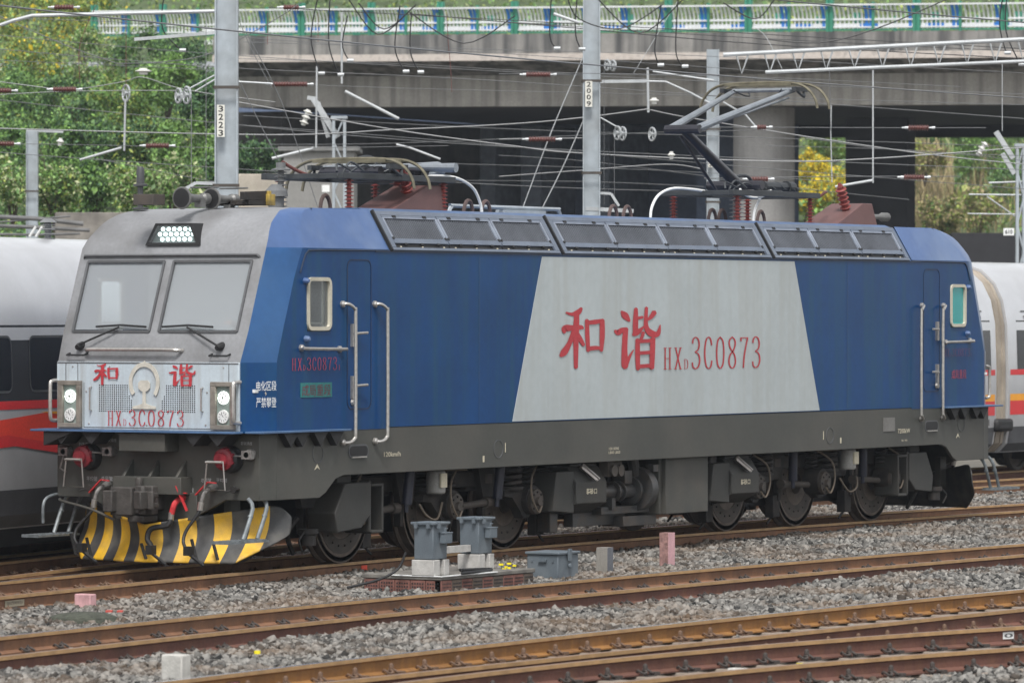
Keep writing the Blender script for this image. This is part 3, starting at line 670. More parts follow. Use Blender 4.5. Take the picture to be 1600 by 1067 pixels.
# ------------------------------------------------------------------ side doors, handrails, pockets
for mir in (False, True):
    b = MB(); frame_side(b, -.74, 1.93, -.19, 3.77, .10, .012, -1.556, -1.54); door = MX(b, mir).build('side_door', mat('door_gap', (.010, .022, .06), .5), LOCO)
    b = MB()
    for z in (2.86, 2.22): 
        b.box((-.66, -1.585, z-.16), (-.60, -1.55, z+.12)); b.tube([(-.62, -1.60, z), (-.38, -1.62, z+.01)], .018, 6)
    b.lathe((-.62, -1.56, 2.02), (0, -1, 0), [(0, .05), (.03, .04)], 10); MX(b, mir).build('door_handle', STAINLESS, door)
    for xx in (-.68, .05): handrail('door_handrail', [(xx-.17, -1.56, 3.22), (xx-.12, -1.62, 3.22), (xx-.02, -1.64, 3.16), (xx, -1.64, 3.05), (xx, -1.64, 1.72), (xx-.02, -1.64, 1.58), (xx-.10, -1.62, 1.53), (xx-.16, -1.56, 1.53)], LOCO, .022, mir)
    handrail('window_grab_rail', [(-1.76, -1.56, 2.69), (-1.72, -1.64, 2.68), (-.88, -1.64, 2.67), (-.92, -1.56, 2.67)], LOCO, .022, mir)
    b = MB(); 
    for (x, z) in ((-1.68, 3.50), (-1.66, 2.80)): b.lathe((x, -1.55, z), (0, -1, 0), [(0, .04), (.05, .035), (.07, .02)], 8)
    MX(b, mir).build('window_buffer', BLUE_T, LOCO)
    b = MB(); o_, i_ = ring(-.70, 1.335, -.25, 1.50, .075, .02); b.prism(o_, 'Y', -1.5525, -1.549, 1); b.prism(i_, 'Y', -1.5545, -1.5526, 0); b.box((-.64, -1.57, 1.335), (-.31, -1.55, 1.352), 2)
    MX(b, mir).build('step_pocket', [BLACK, FRONTD, STAINLESS], LOCO)
# ------------------------------------------------------------------ underframe
b = MB()
prof = [(-2.28, 1.695), (-2.28, .87), (-1.34, .87), (-1.20, .93), (-.98, 1.09), (-.80, 1.13)]; full = prof+[(XM-x, z) for x, z in prof[::-1]]
for s in (-1, 1):
    b.prism(full, 'Y', *sorted((s*1.545, s*1.49)))
for mir in (False, True):
    c = MB(); c.prism([(-2.56, -1.49), (-2.28, -1.545), (-2.28, -1.4), (-2.5, -1.3)], 'Z', .87, 1.68); c.prism([(-2.56, 1.49), (-2.28, 1.545), (-2.28, 1.4), (-2.5, 1.3)], 'Z', .87, 1.68)
    c.prism([(-1.49, 1.68), (-1.49, .87), (-1.0, .87), (-.45, .60), (.45, .60), (1.0, .87), (1.49, .87), (1.49, 1.68)], 'X', -2.562, -2.50)
    MX(c, mir); b.v += [p for p in []]; o_ = len(b.v); b.v += c.v; b.f += [tuple(i+o_ for i in f) for f in c.f]; b.m += c.m
b.build('underframe', SKIRT, LOCO, bevel=.006)
b = MB(); b.box((-2.45, -1.48, 1.2), (XM+2.45, 1.48, 1.66)); b.box((-2.3, -.45, .85), (XM+2.3, .45, 1.2)); b.box((-1.2, -.55, .32), (XM+1.2, .55, .9)); b.build('underfloor', DARK, LOCO)
for mir in (False, True):
    b = MB()
    pl = [(-2.92, 1.66), (-2.92, -1.40), (-2.62, -1.66), (-.80, -1.66), (-.80, -1.55), (-2.28, -1.55), (-2.74, -1.34), (-2.74, 1.34), (-2.28, 1.55), (-.8, 1.55), (-.8, 1.66)]
    b.prism([(-2.92, 1.64), (-2.92, -1.38), (-2.74, -1.38), (-2.74, 1.64)], 'Z', 1.672, 1.698); b.prism([(-2.74, -1.66), (-.80, -1.66), (-.80, -1.552), (-2.28, -1.552), (-2.56, -1.40), (-2.74, -1.40)], 'Z', 1.674, 1.700)
    b.prism([(-2.74, 1.66), (-.80, 1.66), (-.80, 1.552), (-2.28, 1.552), (-2.56, 1.40), (-2.74, 1.40)], 'Z', 1.674, 1.700)
    led = MX(b, mir).build('walkway_ledge', mat('ledge_blue', (.06, .12, .23), .5, var=.2), LOCO, bevel=.005)
    b = MB()
    for x in (-2.1, -1.85, -1.45, -1.1): b.prism([(x-.16, 1.672), (x+.16, 1.672), (x, 1.50)], 'Y', -1.64, -1.55)
    for y in (1.2, .75, -.75, -1.1): b.prism([(y-.15, 1.67), (y+.15, 1.67), (y, 1.52)], 'X', -2.88, -2.57)
    b.box((-2.86, -.32, 1.45), (-2.57, .35, 1.66), 1)
    b.prism([(1.45, 1.67), (1.0, 1.67), (1.45, 1.5)], 'X', -2.9, -2.57)
    MX(b, mir).build('ledge_bracket', [DARK, SKIRT], led)
# markings on the skirt
side_text(text_poly('120km/h', .012), (600, 713.5), (626, 705), 'speed_marking', CREAM); side_text(text_poly('7200kW', .012), (1403, 677), (1422, 669), 'power_marking', CREAM)
side_text(text_poly('车号'), (1408, 690), (1418, 686), 'small_marking', CREAM)
side_text(text_poly('100 8000\nL800 L800'), (951, 709), (969, 698), 'small_marking', CREAM)
b = MB(); p = at(1380, 674, Y=-1.55); q = at(1398, 652, Y=-1.55); b.box((p[0], -1.556, p[2]), (q[0], -1.546, q[2])); b.build('maker_plate', mat('plate_grey', (.17, .165, .155), .5), LOCO)
b = MB()
for px in ((497, 708), (779, 701), (1297, 680), (1502, 662)):
    p = at(*px, Y=-1.55)
    for i in range(20):
        a0, a1 = i*PI/10, (i+1)*PI/10; r = .115; b.bar((p[0]+r*math.cos(a0), -1.5475, p[2]+r*math.sin(a0)), (p[0]+r*math.cos(a1), -1.5475, p[2]+r*math.sin(a1)), .008, .008)
for px in ((756, 718), (1314, 689)):
    p = at(*px, Y=-1.55); b.box((p[0]-.018, -1.549, p[2]-.03), (p[0]+.018, -1.545, p[2]+.05), 1)
for px in ((790, 699), (1287, 680)):
    p = at(*px, Y=-1.55); b.box((p[0]-.006, -1.549, p[2]-.06), (p[0]+.006, -1.545, p[2]+.06), 1)
for px in ((496, 730), (1497, 681)):
    p = at(*px, Y=-1.55); b.prism([(p[0]-.06, p[2]-.03), (p[0], p[2]+.04), (p[0]+.06, p[2]-.03), (p[0], p[2])], 'Y', -1.549, -1.545, 1)
b.build('jacking_marks', [FRONTD, CREAM], LOCO)
# ------------------------------------------------------------------ buffer beam fittings, hoses, coupler, plough
XB = -2.565
def catmull_tube(name, pts, r, m, par, n=8): b = MB(); b.tube(smooth(pts, 5), r, n); return b.build(name, m, par)
for mir in (False, True):
    b = MB(); b.box((XB-.24, -.52, .93), (XB, .48, 1.14)); b.box((XB-.05, -.62, .62), (XB, .58, .95))
    for y in (-.42, -.02, .36): b.prism([(XB, 1.34), (XB-.20, 1.14), (XB, 1.14)], 'Y', y-.02, y+.02)
    cp = MX(b, mir).build('coupler_pocket', SKIRT, LOCO, bevel=.006)
    b = MB(); b.box((XB-.36, -.16, .74), (XB-.05, .16, 1.0)); b.box((XB-.50, .02, .68), (XB-.34, .34, 1.02)); b.box((XB-.60, .24, .72), (XB-.46, .38, .98)); b.box((XB-.46, -.26, .70), (XB-.34, .0, 1.04))
    b.prism([(XB-.66, -.22), (XB-.42, -.27), (XB-.38, -.10), (XB-.60, -.08)], 'Z', .76, .98); b.tube([(XB-.54, -.17, .70), (XB-.54, -.17, 1.04)], .04, 8); b.tube([(XB-.30, .05, 1.0), (XB-.30, .05, 1.13)], .05, 8); b.box((XB-.45, -.12, .60), (XB-.15, .12, .68))
    b.box((XB-.58, -.34, .78), (XB-.44, -.28, .84)); b.box((XB-.58, -.34, .90), (XB-.44, -.28, .96)); b.box((XB-.60, -.36, .76), (XB-.56, -.28, .98))
    cb = MX(b, mir).build('coupler', mat('coupler_grime', (.050, .045, .041), .7, var=.35, scale=9, bump=.3), LOCO, bevel=.018)
    for y in (.98, -1.10):
        b = MB(); b.lathe((XB, y, 1.36), (-1, 0, 0), [(0, .165), (.03, .165), (.05, .15), (.11, .145), (.13, .12)], 20, 1); b.lathe((XB-.06, y+.03, 1.37), (-1, 0, -.1), [(0, .145), (.10, .13), (.12, .09), (.16, .085)], 16, 0)
        for i in range(7): a = i*PI*2/7; b.lathe((XB-.10, y+.11*math.cos(a), 1.37+.11*math.sin(a)), (-1, 0, 0), [(0, .022), (.06, .018)], 6, 0)
        s_ = MX(b, mir).build('jumper_socket', [DARKRED, BLACK], LOCO)
        b = MB(); xh = XB-.24; b.tube([(xh, y+.20, 1.34), (xh, y+.24, 1.0), (xh, y-.06, 1.0), (xh, y-.03, 1.34), (xh, y+.20, 1.34)], .010, 6); b.tube([(xh, y+.22, 1.33), (xh-.01, y-.02, 1.33)], .016, 6); MX(b, mir).build('socket_lid_bail', STAINLESS, s_)
    for y, z in ((.66, 1.43), (-1.38, 1.42), (1.32, 1.42)):
        b = MB(); b.lathe((XB, y, z), (-1, 0, 0), [(0, .07), (.06, .065), (.07, .04), (.12, .035)], 10); b.box((XB-.12, y-.07, z-.05), (XB-.05, y+.07, z+.05)); b.tube([(XB-.08, y+.05, z-.02), (XB-.14, y+.22, z-.01)], .012, 6) if y < 1 else b.tube([(XB-.1, y, z-.05), (XB-.12, y+.04, z-.2), (XB-.05, y, z-.25)], .012, 6)
        MX(b, mir).build('signal_socket', mat('alu_dirty', (.22, .21, .20), .5, metal=.4, var=.3, scale=20), LOCO)
    for (y, z, bend, col) in ((.72, 1.03, .16, 0), (-.85, 1.03, .10, 0), (-.42, .90, .26, 1)):
        b = MB(); b.lathe((XB, y, z), (-1, 0, -.2), [(0, .05), (.08, .042), (.14, .034)], 10); b.tube(smooth([(XB-.12, y, z-.02), (XB-.20, y+.02, z-.08), (XB-.22, y+.05, z-.20)], 3), .025 if not col else .036, 8)
        vb = MX(b, mir).build('brake_pipe_valve', VALVER if col else mat('alu_dirty', (.22, .21, .20), .5), LOCO)
        b = MB(); b.bar((XB-.16, y+.17, z-.10), (XB-.18, y-.02, z+.06), .03, .012) if not col else b.bar((XB-.20, y-.16, z-.16), (XB-.22, y-.02, z+.14), .05, .014); b.bar((XB-.18, y-.02, z+.06), (XB-.18, y-.14, z+.05), .03, .012); MX(b, mir).build('valve_handle', VALVER, vb)
        b = MB(); b.lathe((XB-.22, y+.05, z-.18), (0, .15, -1), [(0, .036), (.10, .036)], 10); MX(b, mir).build('hose_ferrule', STAINLESS, vb)
        e = (XB-.46, y+(.06 if not col else .18), .24); b = MB(); b.tube(smooth([(XB-.22, y+.06, z-.26), (XB-.25, y+.09, z-.34), (XB-.31, y+.14+bend*.55, .52), (XB-.36, y+.15+bend*.6, .40), (XB-.40, y+.12+bend*.4, .32), e], 6), .021 if not col else .034, 8)
        MX(b, mir).build('brake_hose', BLACK, vb)
        b = MB(); b.box((e[0]-.05, e[1]-.04, e[2]-.02), (e[0]+.05, e[1]+.05, e[2]+.09)); b.tube([e, (e[0]+.10, e[1]-.14, .10)], .022, 6); MX(b, mir).build('hose_head', BLACK, vb)
    for (y, z) in ((.95, .98), (-1.18, 1.0)):
        b = MB(); b.lathe((XB, y, z), (-1, 0, 0), [(0, .03), (.08, .03), (.08, .045), (.11, .045)], 8); b.tube([(XB-.09, y, z), (XB-.13, y+.10, z-.03)], .012, 6); MX(b, mir).build('air_cock', BOG, LOCO)
    # plough
    NU, NV = 96, 18; b = MB()
    for s in (1, -1):
        o_ = len(b.v); LEN = 1.53
        for i in range(NU+1):
            u = i/NU; Y = s*LEN*u; Xc = -2.88+.27*LEN*u; zt = .56+.23*min(1, u*1.15); rise = max(0, (u-.74)/.26); zb = .12+.28*rise
            if u > .90: zt -= .14*((u-.90)/.10)**2.2; zb += .05*((u-.90)/.10)**3
            for j in range(NV+1):
                v = j/NV; z = zb+(zt-zb)*v; t = (z-.12)/(zt-.12+1e-6); X = Xc+(.05+.40*u**1.4)*t+.13*math.sin(PI*min(1, t))*(.6+.4*u)+.10*rise**2
                b.v.append((X, Y, z))
        for i in range(NU):
            for j in range(NV):
                q = o_+i*(NV+1)+j; b.f.append((q, q+1, q+NV+2, q+NV+1)); uu = (i+.5)/NU; tt = (j+.5)/NV
                b.m.append(0 if int(uu*8+(0 if s < 0 else .25)) % 2 == 0 else 1)
    pw = MX(b, mir).build('snow_plough', [YEL, PBLK] if not mir else [PBLK, PBLK], LOCO, sharp=60); sm = pw.modifiers.new('thickness', 'SOLIDIFY'); sm.thickness = .018
    b = MB()
    for (y, zz) in ((1.15, .42), (.86, .38), (-.10, .34), (-.98, .38), (-.72, .40)): 
        X = -2.90+.27*abs(y); b.bar((X-.06, y, .16), (X-.02, y+.10, zz), .035, .02)
    MX(b, mir).build('hose_dummy_hook', BLACK, pw)
    b = MB(); b.tube(smooth([(-2.60, 1.42, .84), (-2.72, 1.30, .82), (-2.95, .7, .74), (-3.02, .30, .62)], 5), .016, 6); b.box((-2.3, -.9, .45), (-2.1, -.8, .9)); b.box((-2.3, .8, .45), (-2.1, .9, .9)); MX(b, mir).build('plough_stay', SKIRT, pw)
    # footsteps
    for s in (1, -1):
        b = MB(); y0 = s*1.50; sh_ = 0 if s > 0 else -.30
        for dx in (0, .30): b.tube(smooth([(-2.40+dx, s*1.42, .90), (-2.42+dx, y0, .78), (-2.62+dx, y0, .42)], 3), .026, 8); b.tube([(-2.46+dx, y0, .70), (-2.47+dx, y0, .68)], .034, 8)
        b.box((-3.12, y0-.12, .385), (-2.25, y0+.12, .41)) 
        for k in range(11): b.box((-3.12+k*.08, y0-.12, .41), (-3.10+k*.08, y0+.12, .422))
        if s > 0: b.tube(smooth([(-2.5, y0, .9), (-2.75, y0, .86), (-2.84, y0, .76), (-2.84, y0, .55)], 4), .020, 8)
        b.xform(Matrix.Translation((sh_, 0, 0))); MX(b, mir).build('footstep', mat('step_galv', (.17, .19, .20), .5, metal=.3, var=.3, scale=12), LOCO)

for txt, pa, pb in (('列车供电', (123, 696), (143, 691)), ('重联插座', (163, 690), (182, 685)), ('列车供电', (343, 697), (363, 692)), ('重联插座', (376, 695), (394, 690)), ('平均管', (135, 751), (152, 744)), ('总风管', (158, 751), (176, 744)), ('总风管', (314, 753), (330, 747)), ('平均管', (338, 753), (355, 747)), ('列车管', (293, 769), (303, 762))):
    a = at(*pa, X=XB-.004); c = at(*pb, X=XB-.004); put(text_poly(txt), (XB-.004, a[1], a[2]), (0, c[1]-a[1], 0), (0, 0, c[2]-a[2]), 'beam_lettering', mat('letter_worn_white', (.42, .42, .42), .7), LOCO)
for X in (2.35, 12.6):
    b = MB(); b.box((X, -1.5565, 1.72), (X+.004, -1.5545, 3.84)); b.build('panel_seam', mat('seam_dark', (.05, .08, .12), .6), body)  # thin dark line marking a body panel joint
# ------------------------------------------------------------------ bogies
def tyc(X): u = X-U0; return T1[0]*u*u+T1[1]*u+T1[2]
def wheel_mesh(X, s, yc):
    b = MB(); y = yc+s*.70; d = (0, s, 0)
    b.lathe((X, y, .625), d, [(-.03, .30), (-.03, .650), (0, .655), (.025, .635), (.03, .625), (.135, .620), (.14, .60)], 48, 0)
    b.lathe((X, y, .625), d, [(.14, .60), (.14, .545), (.115, .535), (.08, .52), (.10, .51)], 48, 0, caps=False)
    b.lathe((X, y, .625), d, [(.10, .51), (.145, .505), (.145, .32), (.09, .30), (.06, .2), (.16, .14), (.18, .05)], 40, 1)
    for i in range(18): a = i*PI/9; b.lathe((X+.41*math.cos(a), y+s*.145, .625+.41*math.sin(a)), d, [(0, .016), (.012, .014)], 6, 2)
    return b
def bogie(mir):
    root = MX(MB().box((-.95, -.98, .86), (5.2, -.80, 1.06)).box((-.95, .80, .86), (5.2, .98, 1.06)).box((1.0, -.9, .8), (1.25, .9, 1.05)).box((3.1, -.9, .8), (3.4, .9, 1.05)), mir).build('bogie', BOG, LOCO, bevel=.02)
    ax = [0, 2.25, 4.25]
    for X in ax:
        Xw = XM-.2-X if mir else X
        if mir: Xw = 14.7-X
        for s in (-1, 1):
            w_ = wheel_mesh(Xw, s, tyc(Xw)); o = w_.build('wheel', [TYRE, BOGL, BOG], root)
        b = MB(); b.tube([(Xw, -.7, .625), (Xw, .7, .625)], .1, 12); b.build('axle', BOG, root)
        for s in (-1, 1):
            b = MB(); ys = s
            x = Xw; dr = -1 if mir else 1
            b.lathe((x, s*1.0, .66), (0, s, 0), [(0, .20), (.12, .20), (.15, .20), (.24, .19)], 16, 0)
            b.lathe((x, s*1.24, .64), (0, s, 0), [(0, .17), (.05, .165), (.055, .06), (.10, .055)], 16, 1)
            for i in range(8): a = i*PI/4; b.lathe((x+.125*math.cos(a), s*1.29, .64+.125*math.sin(a)), (0, s, 0), [(0, .018), (.018, .015)], 6, 0)
            b.prism([(x-.60*dr, .80), (x-.15*dr, .84), (x+.18*dr, .70), (x+.12*dr, .50), (x-.02*dr, .42), (x-.14*dr, .42), (x-.22*dr, .52), (x-.42*dr, .70), (x-.62*dr, .72)], 'Y', *sorted((s*1.02, s*1.16)), 0)
            for xx in (-.12, -.03): b.lathe((x+xx*dr, s*1.16, .47), (0, s, 0), [(0, .035), (.004, .034)], 10, 2)
            b.build('axlebox', [BOG, BOGL, BLACK], root, bevel=.006)
            b = MB(); hx = x-.38*dr
            for (cx, cy, r, z0, z1, n_, m_) in ((hx, s*1.08, .15, .84, 1.20, 4.5, .032), (x+.10*dr, s*1.10, .07, .86, 1.18, 6, .02)):
                pts = [(cx+r*math.cos(t*.5), cy+r*math.sin(t*.5), z0+(z1-z0)*t/(n_*4*PI)) for t in range(0, int(n_*4*PI)+1)]; b.tube(pts, m_, 6)
            b.lathe((hx, s*1.08, 1.18), (0, 0, 1), [(0, .2), (.03, .2), (.05, .16)], 14); b.lathe((hx, s*1.08, .80), (0, 0, 1), [(0, .19), (.04, .19)], 14)
            b.build('coil_spring', BOG, root)
            b = MB(); b.tube(smooth([(x+.10*dr, s*1.22, 1.10), (x-.16*dr, s*1.30, .95), (x-.2*dr, s*1.33, .70), (x-.05*dr, s*1.34, .50), (x+.06*dr, s*1.32, .58)], 5), .014, 6); b.build('earth_cable', mat('cable_brown', (.14, .11, .08), .6), root)
            b = MB(); b.tube([(x+.25*dr, s*1.12, .62), (x+1.05*dr, s*1.12, .66)], .045, 10); b.lathe((x+.95*dr, s*1.12, .655), (dr, 0, 0), [(0, .07), (.14, .07)], 10); b.build('axle_guide_rod', BOGL, root)
            b = MB(); b.prism([(x-1.15*dr, 1.14), (x-.62*dr, 1.14), (x-.72*dr, .72), (x-1.02*dr, .72)], 'Y', *sorted((s*.99, s*1.08)), 0); b.box((min(x-.98*dr, x-.80*dr), s*1.085-.004, .90), (max(x-.98*dr, x-.80*dr), s*1.085+.004, 1.02), 1); b.build('frame_bracket', [BOG, BOGL], root, bevel=.01)
            b = MB(); b.box((x+(.66 if dr > 0 else -.86), s*.80-.08, .16), (x+(.86 if dr > 0 else -.66), s*.80+.06, .48)); b.tube([(x+.75*dr, s*.82, .2), (x+.95*dr, s*.82, .07)], .02, 6); b.box((x-.74, s*.85-.05, .40), (x-.66, s*.85+.05, .85)); b.build('brake_rigging', BOG, root, bevel=.01)
    for (X, s) in ((1.20, -1), (1.20, 1), (3.4, -1)):
        b = MB(); b.tube([(X, s*1.25, 1.25), (X-.05, s*1.22, .70)], .065, 12); b.tube([(X-.05, s*1.22, .72), (X-.06, s*1.22, .60)], .03, 8); MX(b, mir).build('damper', BLACK if False else mat('damper_navy', (.018, .02, .035), .45), root)
    b = MB(); b.lathe((1.75, -1.28, .82), (0, 0, 1), [(0, .11), (.02, .125), (.28, .125), (.30, .11)], 16, 0); b.box((1.66, -1.42, .90), (1.80, -1.395, 1.08), 1); MX(b, mir).build('oil_canister', [mat('canister_grey', (.25, .245, .23), .5, var=.2), CREAM], root)
    b = MB(); b.tube(smooth([(1.4, -1.25, .70), (1.5, -1.3, .55), (1.75, -1.3, .50), (1.95, -1.25, .70)], 5), .014, 6); b.tube([(.9, -1.22, 1.12), (2.6, -1.22, 1.10)], .012, 6); MX(b, mir).build('bogie_cable', mat('cable_brown', (.14, .11, .08), .6), root)
    # sandbox at the outer end
    b = MB(); b.prism([(-.72, 1.02), (-.15, 1.02), (-.15, .62), (-.35, .46), (-.90, .42), (-.95, .66)], 'Y', -1.42, -1.0); b.box((-.72, -1.30, 1.02), (-.40, -1.1, 1.12)); b.box((-.15, -1.40, .40), (-.10, -.95, 1.04)); b.box((-.10, -1.40, .96), (.18, -1.0, 1.0)); b.box((-.10, -1.40, .38), (.18, -1.0, .42)); b.box((.15, -1.40, .40), (.19, -1.0, 1.0))
    b.xform(Matrix.Translation((.15, 0, 0))); MX(b, mir).build('sandbox', mat('sandbox_grey', (.036, .036, .033), .6, var=.15, dirt=(.06, .05, .04), damt=.5), root, bevel=.012)
    b = MB(); b.tube(smooth([(-1.0, -1.0, .6), (-1.15, -.95, .40), (-.95, -.9, .16)], 4), .03, 8); b.lathe((-1.15, -1.25, .28), (0, 0, 1), [(0, .10), (.12, .10), (.14, .13), (.20, .13)], 12); b.tube(smooth([(-1.3, -1.3, .45), (-1.45, -1.32, .35), (-1.35, -1.3, .22)], 4), .014, 6); MX(b, mir).build('sand_pipe', BOG, root)
    return root
bogie(False); bogie(True)
# ------------------------------------------------------------------ underfloor equipment
b = MB(); b.box((7.46, -1.42, .36), (8.66, -1.0, 1.25)); b.box((7.38, -1.36, .36), (7.46, -1.0, 1.25)); b.build('equipment_box', mat('box_olive_grey', (.055, .057, .051), .6, var=.12, dirt=(.13, .11, .09), damt=.5), LOCO, bevel=.012)
for (xa, xb) in ((4.75, 5.85), (9.05, 10.15)):
    b = MB(); xf = None; xc = xa
    b.prism([(-1.42, .58), (-1.42, .86), (-1.28, 1.07), (-.85, 1.07), (-.85, .46), (-1.15, .44)], 'X', xa+.30, xb); b.prism([(xa-.25, .5), (xa+.30, .46), (xa+.30, 1.02), (xa-.15, 1.02)], 'Y', -1.38, -.9); b.box((xa+.30, -1.32, 1.07), (xb-.1, -1.1, 1.11))
    s_ = b.build('sand_hopper', mat('sandbox_grey', (.036, .036, .033), .6), LOCO, bevel=.012)
    b = MB(); b.bar((xa+.55, -1.34, 1.06), (xa+.72, -1.46, .90), .10, .03); b.tube([(xa+.52, -1.36, 1.08), (xa+.75, -1.48, .88)], .016, 6); b.tube([(xa+.62, -1.33, 1.10), (xa+.85, -1.45, .90)], .016, 6); b.build('hopper_latch', mat('latch_steel', (.45, .42, .40), .35, metal=.6, var=.2), s_)
    side_text(text_poly('砂箱', .03), (0, 0), (1, 1), 'tmp', CREAM) if False else None
    put(text_poly('装砂口', .03), (xa+.55, -1.425, .70), (.28, 0, 0), (0, 0, .08), 'hopper_lettering', CREAM, s_)
b = MB(); b.tube([(5.9, -1.2, .70), (6.95, -1.2, .70)], .095, 14); b.lathe((6.35, -1.2, .70), (1, 0, 0), [(0, .15), (.03, .15)], 14); b.lathe((6.52, -1.2, .70), (1, 0, 0), [(0, .14), (.03, .14)], 14); b.lathe((6.85, -1.2, .70), (1, 0, 0), [(0, .19), (.05, .19)], 14)
b.lathe((6.97, -1.2, .72), (1, 0, 0), [(0, .30), (.16, .30), (.18, .22), (.30, .20), (.32, .1)], 18); b.tube([(7.0, -1.2, .9), (6.9, -1.2, 1.2)], .08, 10); b.box((6.55, -1.30, .80), (6.75, -1.1, .98)); b.box((7.12, -1.42, .95), (7.26, -1.3, 1.05))
b.box((6.2, -1.3, .46), (6.3, -1.1, .62)); b.box((6.0, -1.25, .40), (7.3, -1.0, .50)); b.build('air_pipework', mat('pipe_grey', (.06, .06, .06), .45, metal=.3, var=.25, dirt=(.12, .08, .05), damt=.5, dscale=5), LOCO, bevel=.006)
b = MB(); b.lathe((5.95, -1.45, 1.0), (0, -1, 0), [(0, .08), (.04, .08)], 12); b.lathe((6.13, -1.45, 1.0), (0, -1, 0), [(0, .08), (.04, .08)], 12); b.box((5.85, -1.44, .92), (6.22, -1.3, 1.15)); b.build('socket_pair', BOGL, LOCO)
b = MB(); b.tube(smooth([(8.70, -1.15, .92), (9.05, -1.15, .92), (9.2, -1.15, 1.0), (9.2, -1.15, 1.25)], 4), .085, 12); b.box((4.9, -1.1, .20), (5.1, -.9, .5)); b.box((5.5, -1.1, .25), (6.9, -.95, .46)); b.box((6.6, -1.25, .22), (7.5, -.9, .36)); b.build('duct', mat('pipe_grey', (.06, .06, .06), .45), LOCO, bevel=.01)
# ------------------------------------------------------------------ roof equipment
def insulator(b, p, d, L, r, n, m=0, core=.45):
    prof = []
    for i in range(n):
        t = L*i/n; h = L/n; prof += [(t, r*core), (t+h*.35, r*core), (t+h*.5, r), (t+h*.6, r), (t+h*.8, r*core)]
    prof.append((L, r*core)); b.lathe(p, d, prof, 14, m)
for (X, Y) in ((-1.75, .0), (-1.15, -.02)):
    b = MB(); b.lathe((X-.30, Y, 4.51), (1, 0, 0), [(0, .135), (.015, .14), (.02, .13), (.06, .095), (.20, .055), (.42, .045), (.45, .07), (.55, .07)], 18); b.lathe((X-.302, Y, 4.51), (1, 0, 0), [(0, .118), (.001, .11)], 16, 1); b.box((X+.05, Y-.05, 4.40), (X+.15, Y+.05, 4.50)); b.tube([(X-.1, Y, 4.64), (X+.5, Y, 4.66)], .012, 6)
    b.build('air_horn', [mat('horn_grey', (.17, .17, .165), .45, metal=.4, var=.2), BLACK], LOCO)
b = MB(); b.box((-2.15, .1, 4.42), (-1.9, .4, 4.55)); b.box((-.75, -.35, 4.44), (-.30, .35, 4.50), 1); b.prism([(-.85, 4.5), (-.30, 4.5), (-.35, 4.62), (-.85, 4.60)], 'Y', -.35, -.28, 1); b.box((-.38, -.40, 4.44), (-.24, -.26, 4.58), 2); b.box((-.36, -.38, 4.58), (-.30, -.2, 4.62), 2); b.xform(Matrix.Translation((-.35, 0, 0))); b.build('roof_tray', [BOGL, BOG, mat('tray_yellow', (.34, .24, .05), .6, var=.4, scale=9, dirt=(.07, .06, .05), damt=.6, dscale=6)], LOCO, bevel=.006)
b = MB(); b.lathe((-2.95, .02, 4.39), (0, 0, 1), [(0, .10), (.02, .10), (.03, .035), (.28, .035), (.29, .09), (.31, .09), (.32, .05), (.50, .048), (.53, .03)], 12); b.xform(Matrix.Translation((1.45, .98, 0))); b.build('roof_antenna', mat('antenna_dark', (.05, .052, .055), .5), LOCO)
b = MB(); b.lathe((.02, 0, 4.42), (0, 0, 1), [(0, .10), (.14, .10), (.15, .15), (.22, .14), (.30, .06)], 14); b.build('roof_ventilator', ROOFG, LOCO)
b = MB(); insulator(b, (.20, .05, 4.42), (0, 0, 1), .48, .085, 9); b.lathe((.20, .05, 4.90), (0, 0, 1), [(0, .12), (.015, .12), (.03, .06), (.1, .06)], 12); b.build('grey_insulator', mat('ins_grey', (.15, .155, .16), .4), LOCO)
b = MB(); insulator(b, (12.1, .0, 4.42), (0, 0, 1), .36, .11, 6); b.build('grey_insulator', mat('ins_grey', (.15, .155, .16), .4), LOCO)
